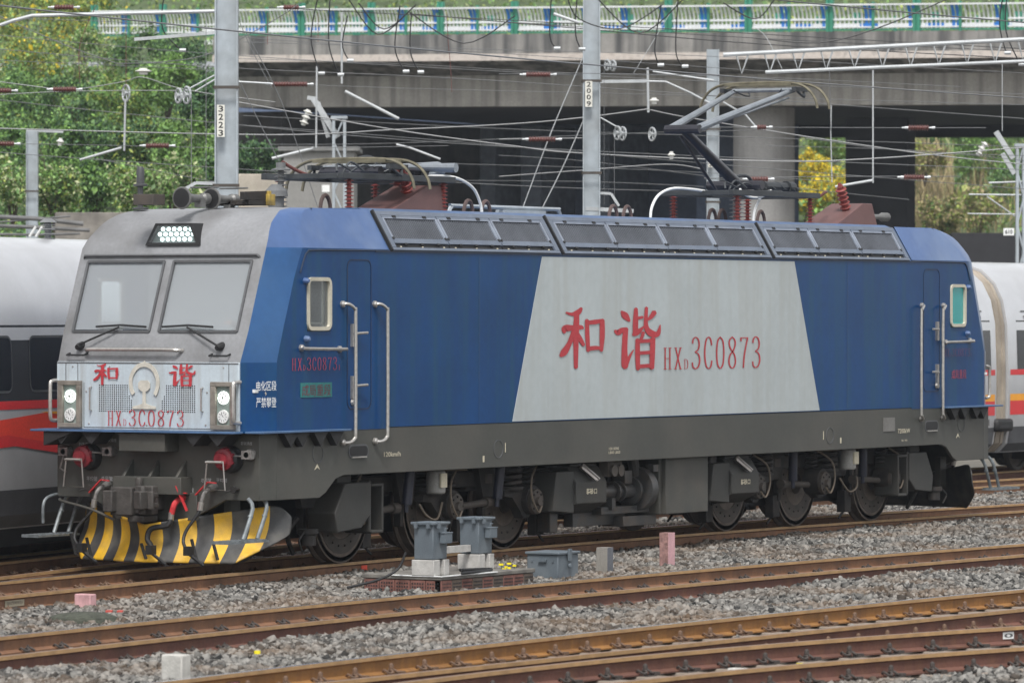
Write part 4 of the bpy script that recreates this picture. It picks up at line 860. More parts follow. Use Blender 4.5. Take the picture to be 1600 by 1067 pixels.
def pantograph(base, raised, mir):
    pn = 'pantograph'; b = MB(); X = base
    b.box((X-1.35, -.62, 4.80), (X+1.35, -.54, 4.88)); b.box((X-1.35, .54, 4.80), (X+1.35, .62, 4.88)); b.box((X-1.35, -.54, 4.80), (X-1.27, .54, 4.87)); b.box((X+1.27, -.54, 4.80), (X+1.35, .54, 4.87)); b.box((X+.1, -.54, 4.80), (X+.3, .54, 4.90))
    root = b.build(pn, mat('panto_dark', (.045, .05, .055), .5, metal=.3, var=.3), LOCO, bevel=.006)
    for (dx, dy) in ((-1.1, -.55), (-1.1, .5), (1.15, -.55), (1.15, .5)):
        b = MB(); insulator(b, (X+dx, dy, 4.42), (0, 0, 1), .38, .062, 8); b.build('post_insulator', INSR, root)
    AL = mat('panto_arm', (.30, .33, .36), .4, metal=.5, var=.15)
    dr = 1
    if raised: P0 = Vector((X-.15, 0, 4.97)); EL = Vector((X-1.72, 0, 5.74)); HD = Vector((X+.75, 0, 6.44))
    else: P0 = Vector((X-.2, 0, 4.92)); EL = Vector((X+1.9, 0, 5.02)); HD = Vector((X-.05, 0, 5.03))
    b = MB(); b.tube([P0+Vector((.1, 0, 0)), EL], [.085, .065] if raised else [.07, .085], 12, 1 if raised else 0); b.tube([P0+Vector((-.55 if raised else .4, 0, -.1)), EL+Vector((.02, .05, -.10))], .022, 8, 1); b.tube([EL+Vector((0, -.28, 0)), EL+Vector((0, .28, 0))], .065, 10, 0 if not raised else 1)
    b.tube([P0+Vector((0, -.45, 0)), P0+Vector((0, .45, 0))], .07, 10, 1); b.build('lower_arm', [AL, mat('panto_arm_dark', (.05, .05, .06), .35, metal=.5)], root)
    b = MB()
    for s in (-1, 1):
        b.tube([EL+Vector((0, s*.22, 0)), HD+Vector((0, s*.50, -.05))], [.058, .036], 10)
    b.tube([EL+Vector((.15, 0, -.06)), HD+Vector((.1, -.35, -.16))], .018, 6); b.tube([HD+Vector((0, -.52, -.05)), HD+Vector((0, .52, -.05))], .03, 8); b.build('upper_arm', AL, root)
    for dx in (-.19, .19):
        b = MB(); pts = [(dx, -.98, -.34), (dx, -.95, -.22), (dx, -.86, -.09), (dx, -.72, 0), (dx, -.5, .045), (dx, 0, .055), (dx, .5, .045), (dx, .72, 0), (dx, .86, -.09), (dx, .95, -.22), (dx, .98, -.34)]
        b.tube(smooth([HD+Vector(p) for p in pts], 4), .021, 8); b.box(tuple(HD+Vector((dx-.03, -.56, .01))), tuple(HD+Vector((dx+.03, .56, .045)))); b.build('contact_strip', mat('strip_brass', (.16, .145, .10), .45, metal=.4, var=.3, scale=8), root)
    b = MB()
    for s in (-1, 1): b.box(tuple(HD+Vector((-.22, s*.60-.03, -.08))), tuple(HD+Vector((.22, s*.60+.03, -.02)))); b.tube(smooth([HD+Vector((-.1, s*.6, -.08)), HD+Vector((0, s*.66, -.16)), HD+Vector((.1, s*.6, -.08))], 4), .02, 6); b.tube(smooth([HD+Vector((.22, s*.4, -.05)), HD+Vector((.1, s*.3, -.12)), HD+Vector((-.1, s*.3, -.12)), HD+Vector((-.22, s*.4, -.05))], 4), .012, 6)
    for k in range(7): b.tube(smooth([(X-1.0+k*.3, -.3+.1*(k % 3), 4.9), (X-.9+k*.3, -.25, 5.0+.03*(k % 2)), (X-.75+k*.3, -.35, 4.92)], 4), .016, 6)
    b.tube([(X+.25, -.25, 4.96), (X+.95, -.25, 4.96)], .075, 10); b.lathe((X+.95, -.25, 4.96), (1, 0, 0), [(0, .10), (.2, .09)], 10); b.tube(smooth([(X+.2, .3, 4.9), (X+.4, .3, 5.1), (X+.8, .3, 5.12), (X+1.1, .3, 4.9)], 5), .025, 8)
    b.build('control_linkage', root.data.materials[0], root)
    return root
pantograph(1.95, False, False); pantograph(12.2, True, True)
b = MB(); b.tube(smooth([(3.20, -.1, 4.86), (3.45, -.1, 4.90), (4.1, -.1, 4.90), (4.55, -.1, 4.78), (4.75, -.1, 4.58), (4.80, -.1, 4.42)], 5), .020, 8); b.tube(smooth([(10.95, -.1, 4.86), (10.6, -.1, 4.88), (10.0, -.1, 4.88), (9.6, -.1, 4.78), (9.40, -.1, 4.60), (9.36, -.1, 4.42)], 5), .020, 8)
b.tube(smooth([(12.6, -.3, 4.90), (12.35, -.3, 4.85), (12.1, -.3, 4.62), (12.05, -.3, 4.42)], 5), .019, 8); b.tube(smooth([(11.55, -.35, 4.9), (11.8, -.35, 4.80), (12.2, -.35, 4.80), (12.5, -.35, 4.90)], 5), .018, 8); b.build('white_roof_cable', WHITE, LOCO)
b = MB(); b.tube(smooth([(.45, .2, 5.02), (.6, .1, 4.92), (.8, 0, 4.85), (1.1, -.1, 4.86)], 5), .022, 8); b.tube(smooth([(13.7, -.4, 4.84), (13.9, -.4, 4.83), (14.1, -.4, 4.9), (14.35, -.3, 4.92)], 5), .022, 8); b.build('brown_roof_cable', mat('cable_maroon', (.10, .03, .025), .5), LOCO)
for X in (2.62, 14.95):
    b = MB(); w2 = .30
    V = [(X-.85, -w2, 4.41), (X+.55, -w2, 4.41), (X+.55, w2, 4.41), (X-.85, w2, 4.41), (X+.12, -w2*.9, 4.76), (X+.42, -w2*.9, 4.76), (X+.42, w2*.9, 4.76), (X+.12, w2*.9, 4.76)]
    b.add(V, [(0, 3, 2, 1), (4, 5, 6, 7), (0, 1, 5, 4), (1, 2, 6, 5), (2, 3, 7, 6), (3, 0, 4, 7)]); b.xform(Matrix.Translation((0, -.28, 0))); cbx = b.build('bushing_housing', COPPERC, LOCO, bevel=.01)
    b = MB(); insulator(b, (X-.12, -.40, 4.60), (-.55, 0, 1), .44, .085, 6, core=.65); b.lathe((X-.34, -.40, 5.0), (-.55, 0, 1), [(0, .05), (.06, .02)], 8); b.build('slanted_bushing', INSR, cbx)
    b = MB(); insulator(b, (X+.30, .05, 4.76), (0, 0, 1), .16, .10, 3); b.build('short_insulator', INSR, cbx) if X < 5 else None
b = MB()
for X in (5.1, 5.55, 9.0, 9.4, 11.9, 12.2, 13.4, 1.6): 
    pts = [(X+.12*math.cos(t*PI/8), .3, 4.42+.20*math.sin(t*PI/8)) for t in range(9)]; b.tube(pts, .028, 6)
b.build('lifting_eye', mat('eye_brown', (.09, .06, .055), .6), LOCO)
b = MB(); b.tube(smooth([(4.9, .5, 4.42), (5.0, .5, 4.54), (5.2, .5, 4.55), (7.6, .5, 4.55), (7.8, .5, 4.54), (7.9, .5, 4.42)], 4), .03, 6); b.box((6.3, .45, 4.42), (7.4, .6, 4.52)); b.build('roof_busbar', GREYM, LOCO)
b = MB(); b.box((15.6, -.3, 4.42), (16.0, .3, 4.5))
for dy in (-.15, .2): b.lathe((15.9, dy, 4.58), (1, 0, 0), [(0, .095), (.05, .085), (.25, .04), (.5, .04), (.6, .07), (.75, .07)], 14)
b.build('air_horn', mat('horn_grey', (.17, .17, .165), .45), LOCO); b = MB(); b.lathe((16.7, .2, 4.40), (0, 0, 1), [(0, .06), (.25, .055), (.28, .03)], 10); b.build('roof_antenna', mat('antenna_dark', (.05, .052, .055), .5), LOCO)

# ------------------------------------------------------------------ driver behind the right windscreen
def skinned(name, nodes, edges, m_, parent=None):
    me = bpy.data.meshes.new(name); me.from_pydata([n[0] for n in nodes], edges, []); me.materials.append(m_)
    o = bpy.data.objects.new(name, me); COL.objects.link(o)
    if parent: o.parent = parent
    sk = o.modifiers.new('skin', 'SKIN'); sk.use_smooth_shade = True
    for i, n in enumerate(nodes): me.skin_vertices[0].data[i].radius = (n[1], n[2] if len(n) > 2 else n[1])
    me.skin_vertices[0].data[0].use_root = True
    ss = o.modifiers.new('sub', 'SUBSURF'); ss.levels = 2; ss.render_levels = 2; return o
X, Y = -1.33, -.72
bn = [((X, Y, 2.68), .15, .17), ((X-.02, Y, 2.92), .12, .16), ((X-.02, Y, 3.10), .13, .19), ((X-.03, Y, 3.20), .055), ((X-.06, Y, 3.27), .075, .07), ((X-.07, Y, 3.36), .095, .082), ((X-.06, Y, 3.43), .07, .07)]
be = [(0, 1), (1, 2), (2, 3), (3, 4), (4, 5), (5, 6)]
for s in (-1, 1):
    k = len(bn); bn += [((X-.02, Y+s*.19, 3.10), .065), ((X-.20, Y+s*.24, 2.90), .048), ((X-.44, Y+s*.14, 2.98), .036), ((X-.52, Y+s*.13, 3.0), .030, .04)]; be += [(2, k), (k, k+1), (k+1, k+2), (k+2, k+3)]
    j = len(bn); bn += [((X-.40, Y+s*.12, 2.66), .085), ((X-.44, Y+s*.12, 2.28), .05)]; be += [(0, j), (j, j+1)]
    for q in range(5): j = len(bn); bn += [((X-.57, Y+s*.13+(q-2)*.018, 3.0), .009), ((X-.61, Y+s*.13+(q-2)*.022, 2.985-.01*(q % 2)), .008)]; be += [(k+3, j), (j, j+1)]
pers = skinned('person', bn, be, mat('skin_tone', (.46, .27, .20), .6, var=.05)); tag(pers, 'driver in a pale blue shirt seated behind the right windscreen, hands raised to the desk', 'person')
sn = [((X, Y, 2.64), .17, .19), ((X-.02, Y, 2.92), .14, .18), ((X-.02, Y, 3.11), .14, .20), ((X-.02, Y-.19, 3.11), .08), ((X-.19, Y-.24, 2.91), .062), ((X-.02, Y+.19, 3.11), .08), ((X-.19, Y+.24, 2.91), .062)]
skinned('shirt', sn, [(0, 1), (1, 2), (2, 3), (3, 4), (2, 5), (5, 6)], mat('shirt_blue', (.30, .42, .60), .8, var=.05), pers)
skinned('hair', [((X-.03, Y, 3.40), .10, .09), ((X-.05, Y, 3.47), .07, .07)], [(0, 1)], mat('hair_black', (.012, .011, .01), .7), pers)
# ================================================================== SILVER PASSENGER TRAIN
SILV = mat('train_silver', (.58, .59, .61), .28, metal=.35, var=.05, fine=.03, dirt=(.42, .42, .42), damt=.5, dscale=.6, coat=.3)
TBAND = mat('train_window_band', (.028, .030, .034), .22, var=.1)
TRED = mat('train_red', (.62, .03, .035), .35, var=.05); TORG = mat('train_orange', (.85, .36, .02), .35, var=.05); TDRED = mat('train_dark_red', (.42, .02, .05), .35, var=.05)
TSK = mat('train_skirt', (.085, .088, .095), .5, var=.15); TWIN = mat('train_window', (.012, .014, .018), .08, var=.1)
TRAIN = empty('passenger_train', (9, 6, 0)); tag(TRAIN, 'silver passenger train with red and orange stripe passing behind the locomotive', 'train')
SEC = [(-1.42, .42), (-1.60, .60), (-1.66, .95), (-1.67, 2.0), (-1.64, 2.9), (-1.55, 3.35), (-1.38, 3.68), (-1.10, 3.93), (-.7, 4.06), (0, 4.10)]
def sec_y(z):
    for (a, b), (c, d) in zip(SEC, SEC[1:]):
        if b <= z <= d: return a+(c-a)*(z-b)/(d-b)
    return -1.42
def skin(x0, x1, z0, z1, off=.004, n=3):
    b = MB(); V = []
    for i in range(n+1): z = z0+(z1-z0)*i/n; V += [(x0, sec_y(z)-off, z), (x1, sec_y(z)-off, z)]
    b.add(V, [(2*i, 2*i+1, 2*i+3, 2*i+2) for i in range(n)]); return b
def band(poly, off):    # polygon in (x,z) laid on the side
    b = MB(); b.add([(x, sec_y(z)-off, z) for x, z in poly], [tuple(range(len(poly)))]); return b
def coach(xa, xb, swoosh):
    ya, yb = cv(GH)(xa), cv(GH)(xb); L = math.hypot(xb-xa, yb-ya); 
    b = MB(); full = SEC+[(-y, z) for y, z in SEC[-2::-1]]
    b.prism(full, 'X', .12, L-.12); root = b.build('coach', SILV, TRAIN, sharp=25)
    root.location = (xa-9, ya-6+(.12 if xa < 0 else 0), 0); root.rotation_euler = (0, 0, math.atan2(yb-ya, xb-xa))
    skin(.5, L-.4, 2.02, 2.96).build('window_band', TBAND, root)
    skin(.2, L-.2, 1.915, 2.02).build('red_stripe', TRED, root)
    skin(.2, L-.2, .44, .92, .005).build('skirt', TSK, root)
    if swoosh:
        x0 = L-14
        band([(x0, 1.86), (L-8.6, 1.86), (L-8.0, 1.72), (L-9.4, 1.66), (x0, 1.50)], .006).build('stripe_light_red', mat('train_bright_red', (.78, .06, .03), .35, var=.05), root) if False else None
        xs = 15.2
        for nm, m_, pl, of in (('red_swoosh', mat('train_bright_red', (.75, .055, .03), .35, var=.05), [(4, 1.6), (10, 1.60), (14.0, 1.80), (15.2, 1.87), (16.5, 1.80), (L-.2, 1.55), (L-.2, 1.30), (16.9, 1.32), (15.3, 1.42), (13.5, 1.62), (10, 1.4), (4, 1.4)], .006),
                               ('dark_red_swoosh', TRED, [(4, 1.42), (12, 1.50), (14.0, 1.60), (15.0, 1.50), (16.0, 1.34), (17.2, 1.30), (L-.2, 1.30), (L-.2, 1.2), (17, 1.24), (15.5, 1.34), (14.2, 1.46), (10, 1.3), (4, 1.3)], .008),
                               ('orange_wedge', TORG, [(14.9, 1.872), (17.2, 1.872), (17.2, 1.70), (16.2, 1.78)], .009)):
            band(pl, of).build(nm, m_, root)
    else:
        skin(.2, L-.2, 1.42, 1.55).build('orange_stripe', TORG, root); skin(.2, L-.2, 1.15, 1.42).build('red_lower_stripe', TRED, root)
    wx = 3.2
    while wx < L-3.4:
        b = MB(); o_, i_ = ring(wx-.62, 2.12, wx+.62, 2.83, .12, .03); b.add([(p[0], sec_y(p[1])-.008, p[1]) for p in o_], [tuple(range(len(o_)))], 1); b.add([(p[0], sec_y(p[1])-.010, p[1]) for p in i_], [tuple(range(len(i_)))], 0)
        b.build('window', [TWIN, mat('window_seal', (.07, .075, .08), .4)], root); wx += 1.72
    for dx in (1.25, L-1.25):
        b = MB()
        for (a, c, z0, z1) in ((-.42, -.40, .95, 3.05), (.40, .42, .95, 3.05), (-.42, .42, 3.03, 3.05)): b.add(skin(dx+a, dx+c, z0, z1, .010).v, [(2*i, 2*i+1, 2*i+3, 2*i+2) for i in range(3)])
        dr = b.build('door', FRONTD, root); skin(dx-.2, dx+.2, 2.15, 2.85, .009).build('door_window', TWIN, dr)
        skin(dx-.5, dx+.5, 3.12, 3.15, .010).build('door_gutter', FRONTD, root)
    b = MB(); 
    for dx in (2.2, 4.7, L-4.7, L-2.2): b.lathe((dx, -.70, .45), (0, -1, 0), [(0, .43), (.12, .43), (.12, .36), (.08, .34), (.10, .12), (.2, .1)], 24); b.lathe((dx, .70, .45), (0, 1, 0), [(0, .43), (.12, .43)], 24)
    b.build('wheels', BOGL, root)
    b = MB(); b.box((2, -1.2, .25), (5, 1.2, .6)); b.box((L-5, -1.2, .25), (L-2, 1.2, .6)); b.box((7, -1.4, .2), (L-7, 1.4, .5)); b.build('underframe', DARK, root)
    b = MB(); b.add(skin(.9, 1.2, .84, .87, .012).v, [(2*i, 2*i+1, 2*i+3, 2*i+2) for i in range(3)]); b.add(skin(15.9, 16.15, .84, .87, .012).v, [(2*i, 2*i+1, 2*i+3, 2*i+2) for i in range(3)]); b.build('yellow_mark', mat('mark_yellow', (.7, .6, .03), .5), root)
    return root, L
cA, LA = coach(-16.5, 8.55, True); cB, LB = coach(8.75, 34.25, False); cC, LC = coach(34.75, 60, False)
b = MB(); fs = [(y*.97, z*.985+.02) for y, z in SEC]; fs = fs+[(-y, z) for y, z in fs[-2::-1]]
for k in range(5):
    c = MB(); c.prism([(y*(1-.012*(k % 2)), z) for y, z in fs], 'X', 34.20-9+k*.12, 34.32-9+k*.12); o_ = len(b.v); b.v += [(p[0], p[1]+cv(GH)(34.5)-6, p[2]) for p in c.v]; b.f += [tuple(i+o_ for i in f) for f in c.f]; b.m += c.m
b.build('gangway_bellows', mat('bellows_beige', (.36, .31, .25), .7, var=.2, dirt=(.2, .17, .14), damt=.6), TRAIN)
b = MB(); b.box((34.15-9, cv(GH)(34.5)-6-1.78, .84), (34.85-9, cv(GH)(34.5)-6-1.5, 1.08)); b.build('coupling_cover', BLACK, TRAIN, bevel=.06)
b = MB(); p = at(75, 372, Y=4.4); insulator(b, (p[0]-9, p[1]-6, 4.05), (0, 0, 1), .25, .10, 4); b.lathe((p[0]-9, p[1]-6, 4.3), (0, 0, 1), [(0, .12), (.05, .05)], 12); b.build('roof_insulator', mat('ins_grey', (.15, .155, .16), .4), TRAIN)
# ================================================================== TRACKSIDE THINGS
CAB = mat('cabinet_blue_grey', (.105, .128, .148), .55, var=.12, scale=5, dirt=(.20, .22, .23), damt=.4, dscale=4)
CONC = mat('concrete_block', (.42, .41, .39), .85, var=.15, scale=8, bump=.2)
BRICK = mat('hollow_brick', (.17, .075, .06), .85, var=.25, scale=10, bump=.3)
p = at(690, 922, Z=-.14); bx, by_ = p[0], p[1]; TOPZ = .025
R_ = empty('brick_plinth', (bx, by_, -.18)); tag(R_, 'low slab of hollow red bricks carrying the two grey cabinets', 'plinth')
b = MB(); b.box((0, 0, .155), (2.15, 1.12, .205)); sl = b.build('top_slab', mat('slab_dirty', (.15, .14, .125), .9, var=.35, scale=5, bump=.3), R_, bevel=.01)
b = MB(); b.box((-.01, -.012, .196), (1.25, .02, .209)); b.box((-.012, -.01, .196), (.02, .7, .209)); b.build('whitewash', WHITE, sl)
for k in range(5):                                                   # bricks on the end face, and along the side
    b = MB(); b.box((.01, .02+k*.215, -.02), (.12, .02+k*.215+.205, .150)); br = b.build('brick', BRICK, R_, bevel=.004)
    b = MB()
    for i in range(5):
        for j in range(3): b.box((.006, .045+k*.215+i*.035, .02+j*.04), (.0105, .063+k*.215+i*.035, .038+j*.04))
    b.build('brick_holes', BLACK, br)
for k in range(9):
    b = MB(); b.box((.01+k*.235, .008 if k else .005, -.02), (.01+k*.235+.225, .10, .150)); br = b.build('brick', BRICK if k not in (1, 3, 5, 8) else mat('brick_dirty', (.10, .075, .06), .9, var=.3), R_, bevel=.004)
    b = MB()
    for i in range(6):
        for j in range(3): b.box((.03+k*.235+i*.033, .004, .02+j*.04), (.048+k*.235+i*.033, .0075, .038+j*.04))
    b.build('brick_holes', BLACK, br)
YF = mat('flower_yellow', (.85, .72, .02), .6, var=.15); LEAFG = mat('weed_green', (.06, .13, .03), .7, var=.3)
def flower_tuft(base, n, r, h, label, seed):
    R = random.Random(seed); root = empty('flowering_weed', base); tag(root, label, 'weed')
    b = MB(); fl = MB()
    for k in range(n):
        a = R.uniform(0, 2*PI); x, y, z = r*R.random()*math.cos(a), r*R.random()*math.sin(a), h*R.uniform(.5, 1)
        b.tube([(x*.3, y*.3, 0), (x*.8, y*.8, z*.6), (x, y, z)], .004, 4)
        for q in range(5): c = R.uniform(0, 2*PI); fl.box((x+.014*math.cos(c)-.011, y+.014*math.sin(c)-.011, z-.01), (x+.014*math.cos(c)+.011, y+.014*math.sin(c)+.011, z+.012), 0, None)
    b.build('stem', LEAFG, root); fl.build('petals', YF, root); return root
p = at(782, 912, Z=-.16); flower_tuft((p[0], p[1]-.05, -.16), 16, .20, .24, 'yellow flowering weed at the side of the brick plinth', 4)
p = at(1255, 1062, Z=-.16); flower_tuft((p[0], p[1], -.16), 5, .07, .14, 'tiny yellow flower beside the nearest rail', 5)
def cabinet(cx, cy, z, label):
    R_ = empty('signal_box', (cx, cy, z)); tag(R_, label, 'signal box', 'signal boxes on the plinth')
    b = MB(); b.box((0, 0, .19), (.31, .27, .60)); bd = b.build('body', CAB, R_, bevel=.012)
    b = MB(); b.box((-.03, -.03, .60), (.34, .30, .63)); b.box((-.015, -.015, .585), (.325, .285, .60)); b.build('lid', CAB, R_, bevel=.006)
    for (x, y) in ((0, 0), (.22, 0)): pass
    b = MB(); b.box((-.02, -.02, 0), (.12, .29, .185)); b.build('concrete_foot', CONC, R_, bevel=.008)
    b = MB(); b.box((.22, -.02, 0), (.33, .29, .185)); b.build('concrete_foot', CONC, R_, bevel=.008)
    b = MB(); b.box((.13, -.085, .38), (.29, -.005, .50)); b.box((.12, -.09, .495), (.30, 0, .51)); b.tube([(.18, -.05, .51), (.18, -.05, .55), (.24, -.05, .55)], .008, 6); b.build('side_terminal', CAB, R_, bevel=.006)
    b = MB()
    for y in (.03, .20): b.box((-.05, y, .56), (-.002, y+.04, .63)); b.lathe((-.03, y+.02, .58), (0, 0, 1), [(0, .018), (.04, .018)], 6)
    b.box((.05, -.05, .56), (.09, -.002, .63)); b.build('latch', CAB, bd)
    return R_
c1_ = at(684, 899, Z=TOPZ); c2_ = at(748, 890, Z=TOPZ)
cabinet(c1_[0]-.10, c1_[1], TOPZ, 'blue-grey signal box on concrete feet, the left one on the plinth'); cabinet(c2_[0]-.0, c2_[1], TOPZ, 'blue-grey signal box on concrete feet, the right one on the plinth')
b = MB(); b.box((c1_[0]+.22, c2_[1]+.10, TOPZ+.22), (c2_[0]-.02, c2_[1]+.16, TOPZ+.30)); o = b.build('cable_duct', CONC); tag(o, 'pale duct bridging the two signal boxes', 'duct')
b = MB(); q = c1_; b.tube(smooth([(q[0]-.15, q[1]+.35, .30), (q[0]-.22, q[1]+.42, .10), (q[0]-.45, q[1]+.55, -.02), (q[0]-.8, q[1]+.75, -.10)], 5), .016, 8); o = b.build('power_cable', BLACK); tag(o, 'black cable running from the left signal box down to the stones', 'cable')
b = MB(); b.tube(smooth([(q[0]+.3, q[1]-.15, TOPZ+.02), (q[0]+.7, q[1]-.12, TOPZ+.02), (q[0]+1.1, q[1]-.05, TOPZ+.02), (q[0]+1.3, q[1]+.1, TOPZ+.02), (q[0]+.9, q[1]+.25, TOPZ+.02)], 5), .018, 8); o = b.build('power_cable', BLACK); tag(o, 'loop of black cable lying on the plinth slab', 'cable')
p = at(872, 905, Z=-.17); R_ = empty('relay_box', (p[0], p[1], -.2)); tag(R_, 'low blue-grey steel box with hinged lid standing on the ballast', 'equipment box')
b = MB(); b.box((0, 0, 0), (.50, .45, .33)); bd = b.build('body', CAB, R_, bevel=.014)
b = MB(); b.box((-.02, -.02, .33), (.52, .47, .365)); b.build('lid', CAB, R_, bevel=.01)
b = MB(); b.box((.20, -.045, .25), (.27, -.018, .40)); b.tube([(.235, -.04, .22), (.235, -.045, .17)], .012, 6); b.lathe((.235, -.02, .19), (0, -1, 0), [(0, .03), (.02, .03)], 10); b.build('hasp', CAB, R_, bevel=.004)
b = MB(); b.box((-.03, .16, .24), (-.002, .27, .27)); b.box((-.012, .36, .24), (-.002, .38, .27)); b.box((-.012, .06, .24), (-.002, .08, .27)); b.build('handle', CAB, bd)
def post(px, w, d, h, m_, label, cat, zb=-.2, cap=None, name='marker_post'):
    p = at(px[0], px[1], Z=zb); b = MB(); b.box((0, 0, -.15), (d, w, h), 0)
    if cap: b.box((-.002, -.004, -.1), (d+.002, 0, h), 1)
    o = b.build(name, [m_]+([cap] if cap else [CONC]), None, bevel=.012); o.location = (p[0], p[1], zb); return tag(o, label, cat)
post((949, 900), .16, .14, .36, mat('post_weathered', (.25, .235, .21), .9, var=.25, bump=.3), 'weathered grey concrete stake beside the steel box', 'stake', cap=mat('post_dark', (.12, .125, .14), .9, var=.2))
post((1044, 889), .13, .17, .47, mat('post_pink_worn', (.28, .16, .145), .9, var=.45, scale=16, bump=.3), 'tall concrete stake with faded pink paint', 'stake', cap=mat('post_pink', (.55, .32, .34), .8, var=.2))
post((141, 955), .22, .12, .19, mat('post_pink_pale', (.50, .29, .30), .85, var=.25, scale=9), 'short pink-painted stub in front of the left rails', 'stub')
post((284, 1084), .22, .14, .34, mat('post_white_conc', (.45, .44, .41), .9, var=.2, scale=9, bump=.3), 'whitish concrete marker in the bottom left ballast', 'marker')
post((1176, 1075), .26, .12, .17, mat('post_white_conc', (.45, .44, .41), .9), 'white top of a marker just rising at the bottom edge', 'marker')
p = at(130, 966, Z=-.15); b = MB(); b.lathe((p[0], p[1], -.2), (0, 0, 1), [(0, .40), (.07, .36), (.10, .28), (.115, .15)], 26); o = b.build('mound', mat('moss_mound', (.055, .06, .045), .95, var=.4, scale=16, bump=1)); tag(o, 'dark mossy patch at the foot of the pink stub', 'mound')
def stick(txt, pa, pb, f, side, m_, mp, name, label, cat):
    """small plate fixed on the web of a rail"""
    a = at(*pa, Z=-.09); c = at(*pb, Z=-.09)
def web_plate(xa, xb, f, z0, z1, txt, mp, mt, label, name='rail_plate'):
    ya, yb = f(xa)-.014, f(xb)-.014; b = MB(); b.box((0, -.003, 0), (1, 0, 1)); L = math.hypot(xb-xa, yb-ya)
    R = Matrix.Translation((xa, ya, z0)) @ Matrix.Rotation(math.atan2(yb-ya, xb-xa), 4, 'Z') @ Matrix.Diagonal((L, 1, z1-z0, 1)); b.xform(R); o = b.build(name, mp); tag(o, label, 'plate')
    d = Vector((xb-xa, yb-ya, 0)); nn = Vector((d.y, -d.x, 0)).normalized()*.005
    put(text_poly(txt, .02), (xa+d.x*.1+nn.x, ya+d.y*.1+nn.y, z0+(z1-z0)*.2), d*.8, (0, 0, (z1-z0)*.6), 'lettering', mt, o)
def xon(px, py, f):
    X = 0.
    for _ in range(80):
        q = at(px, py, Y=f(X)); X = .5*X+.5*q[0]
    return X
f = r1[0]; web_plate(xon(6, 943, f), xon(36, 940, f), f, -.125, -.055, '0X75909/5)', mat('plate_aged', (.33, .30, .22), .8, var=.2), mat('faint_ink', (.16, .13, .10), .8), 'aged white number plate stuck on the near rail at the left edge')
f = cv(CDR[0]); web_plate(xon(1565, 992, f), xon(1582, 991, f), f, -.12, -.05, '0', WHITE, FRONTD, 'small white plate with a 0 on the rail web at bottom right')
f = cv(AB[0]); web_plate(xon(352, 1062, f), xon(372, 1061, f), f, -.12, -.07, '1370', mat('web_paint', (.13, .055, .045), .8), mat('number_pink', (.55, .22, .22), .7), 'rail number 1370 painted on the web at the bottom left joint')
f = r1[0]; web_plate(xon(563, 886, f), xon(572, 885, f), f, -.125, -.055, '-', mat('mark_red', (.55, .06, .03), .7), mat('mark_red', (.55, .06, .03), .7), 'red paint mark on the web of the near rail under the first wheels')
# fishplate joint left of the locomotive
f = cv(EF, -HG); xa, xb = xon(12, 902, f), xon(76, 895, f); b = MB(); b.bar((xa, f(xa)-.045, -.085), (xb, f(xb)-.045, -.085), .035, .085)
o = b.build('fishplate', STEEL); tag(o, 'bolted fishplate on the rail left of the plough', 'fishplate')
for k in range(6):
    X = xa+(xb-xa)*(k+.5)/6; c = MB(); c.lathe((X, f(X)-.065, -.085), (0, -1, 0), [(0, .025), (.03, .022)], 6); c.build('bolt', STEEL_D, o)
p = at(175, 962, Z=-.14); b = MB(); b.box((0, 0, 0), (.10, .07, .02)); b.box((.1, -.1, -.005), (.22, -.04, .012)); b.xform(Matrix.Rotation(.5, 4, 'Z')); o = b.build('litter', mat('litter_red', (.5, .08, .06), .6)); o.location = (p[0], p[1], -.10); tag(o, 'scrap of red litter on the ballast near the pink stub', 'litter')
p = at(402, 1031, Z=-.14); b = MB(); b.lathe((0, 0, 0), (0, 0, 1), [(0, .03), (.03, .03)], 10); o = b.build('litter', YF); o.location = (p[0], p[1], -.08); tag(o, 'tiny yellow cap on the ballast at bottom left', 'litter')
# ================================================================== MASTS
BGR = YAW-PI/2
def mast(px, D, wpx, ytop, label, plate=None, name='catenary_mast', dep=.30, ybase=None):
    p = at(px, 500, D=D); wd = wpx*D/F_PX; ht = at(px, ytop, D=D)[2]
    root = empty(name, (p[0], p[1], -.3), BGR); tag(root, label, 'mast', 'steel masts carrying the wires')
    b = MB(); h = ht+.3; t = .022
    b.box((-wd/2, -dep/2, 0), (-wd/2+t, dep/2, h)); b.box((wd/2-t, -dep/2, 0), (wd/2, dep/2, h)); b.box((-wd/2+t, -.012, 0), (wd/2-t, .012, h))
    b.build('column', GREYM, root)
    b = MB(); b.box((-wd/2-.15, -.3, 0), (wd/2+.15, .3, .35)); b.build('footing', CONC, root)
    for zz in (h*.35, h*.62, h*.8):
        b = MB(); b.box((-wd/2-.03, -dep/2-.02, zz), (wd/2+.03, -dep/2+.0, zz+.05)); b.box((-wd/2-.03, -dep/2-.02, zz+.005), (-wd/2-.002, dep/2, zz+.045)); b.build('clamp', BOGL, root)
    if plate:
        (x0, y0, x1, y1, txt) = plate; s = D/F_PX; zt = at(px, y0, D=D)[2]+.3; zb = at(px, y1, D=D)[2]+.3; a = (x0-px)*s; c = (x1-px)*s
        b = MB(); b.box((a, -dep/2-.03, zb), (c, -dep/2-.022, zt)); pl_ = b.build('number_plate', mat('plate_white', (.62, .61, .55), .6, var=.08), root)
        n = len(txt); hh = (zt-zb)/n
        for i, ch in enumerate(txt): put(text_poly(ch, .015), (a+(c-a)*.2, -dep/2-.033, zt-(i+1)*hh+hh*.13), ((c-a)*.6, 0, 0), (0, 0, hh*.76), 'number', BLACK, pl_)
    return root
mast(354, 80, 36, -30, 'broad grey steel mast numbered 3223 behind the cab', (340, 165, 352, 215, '3223'))
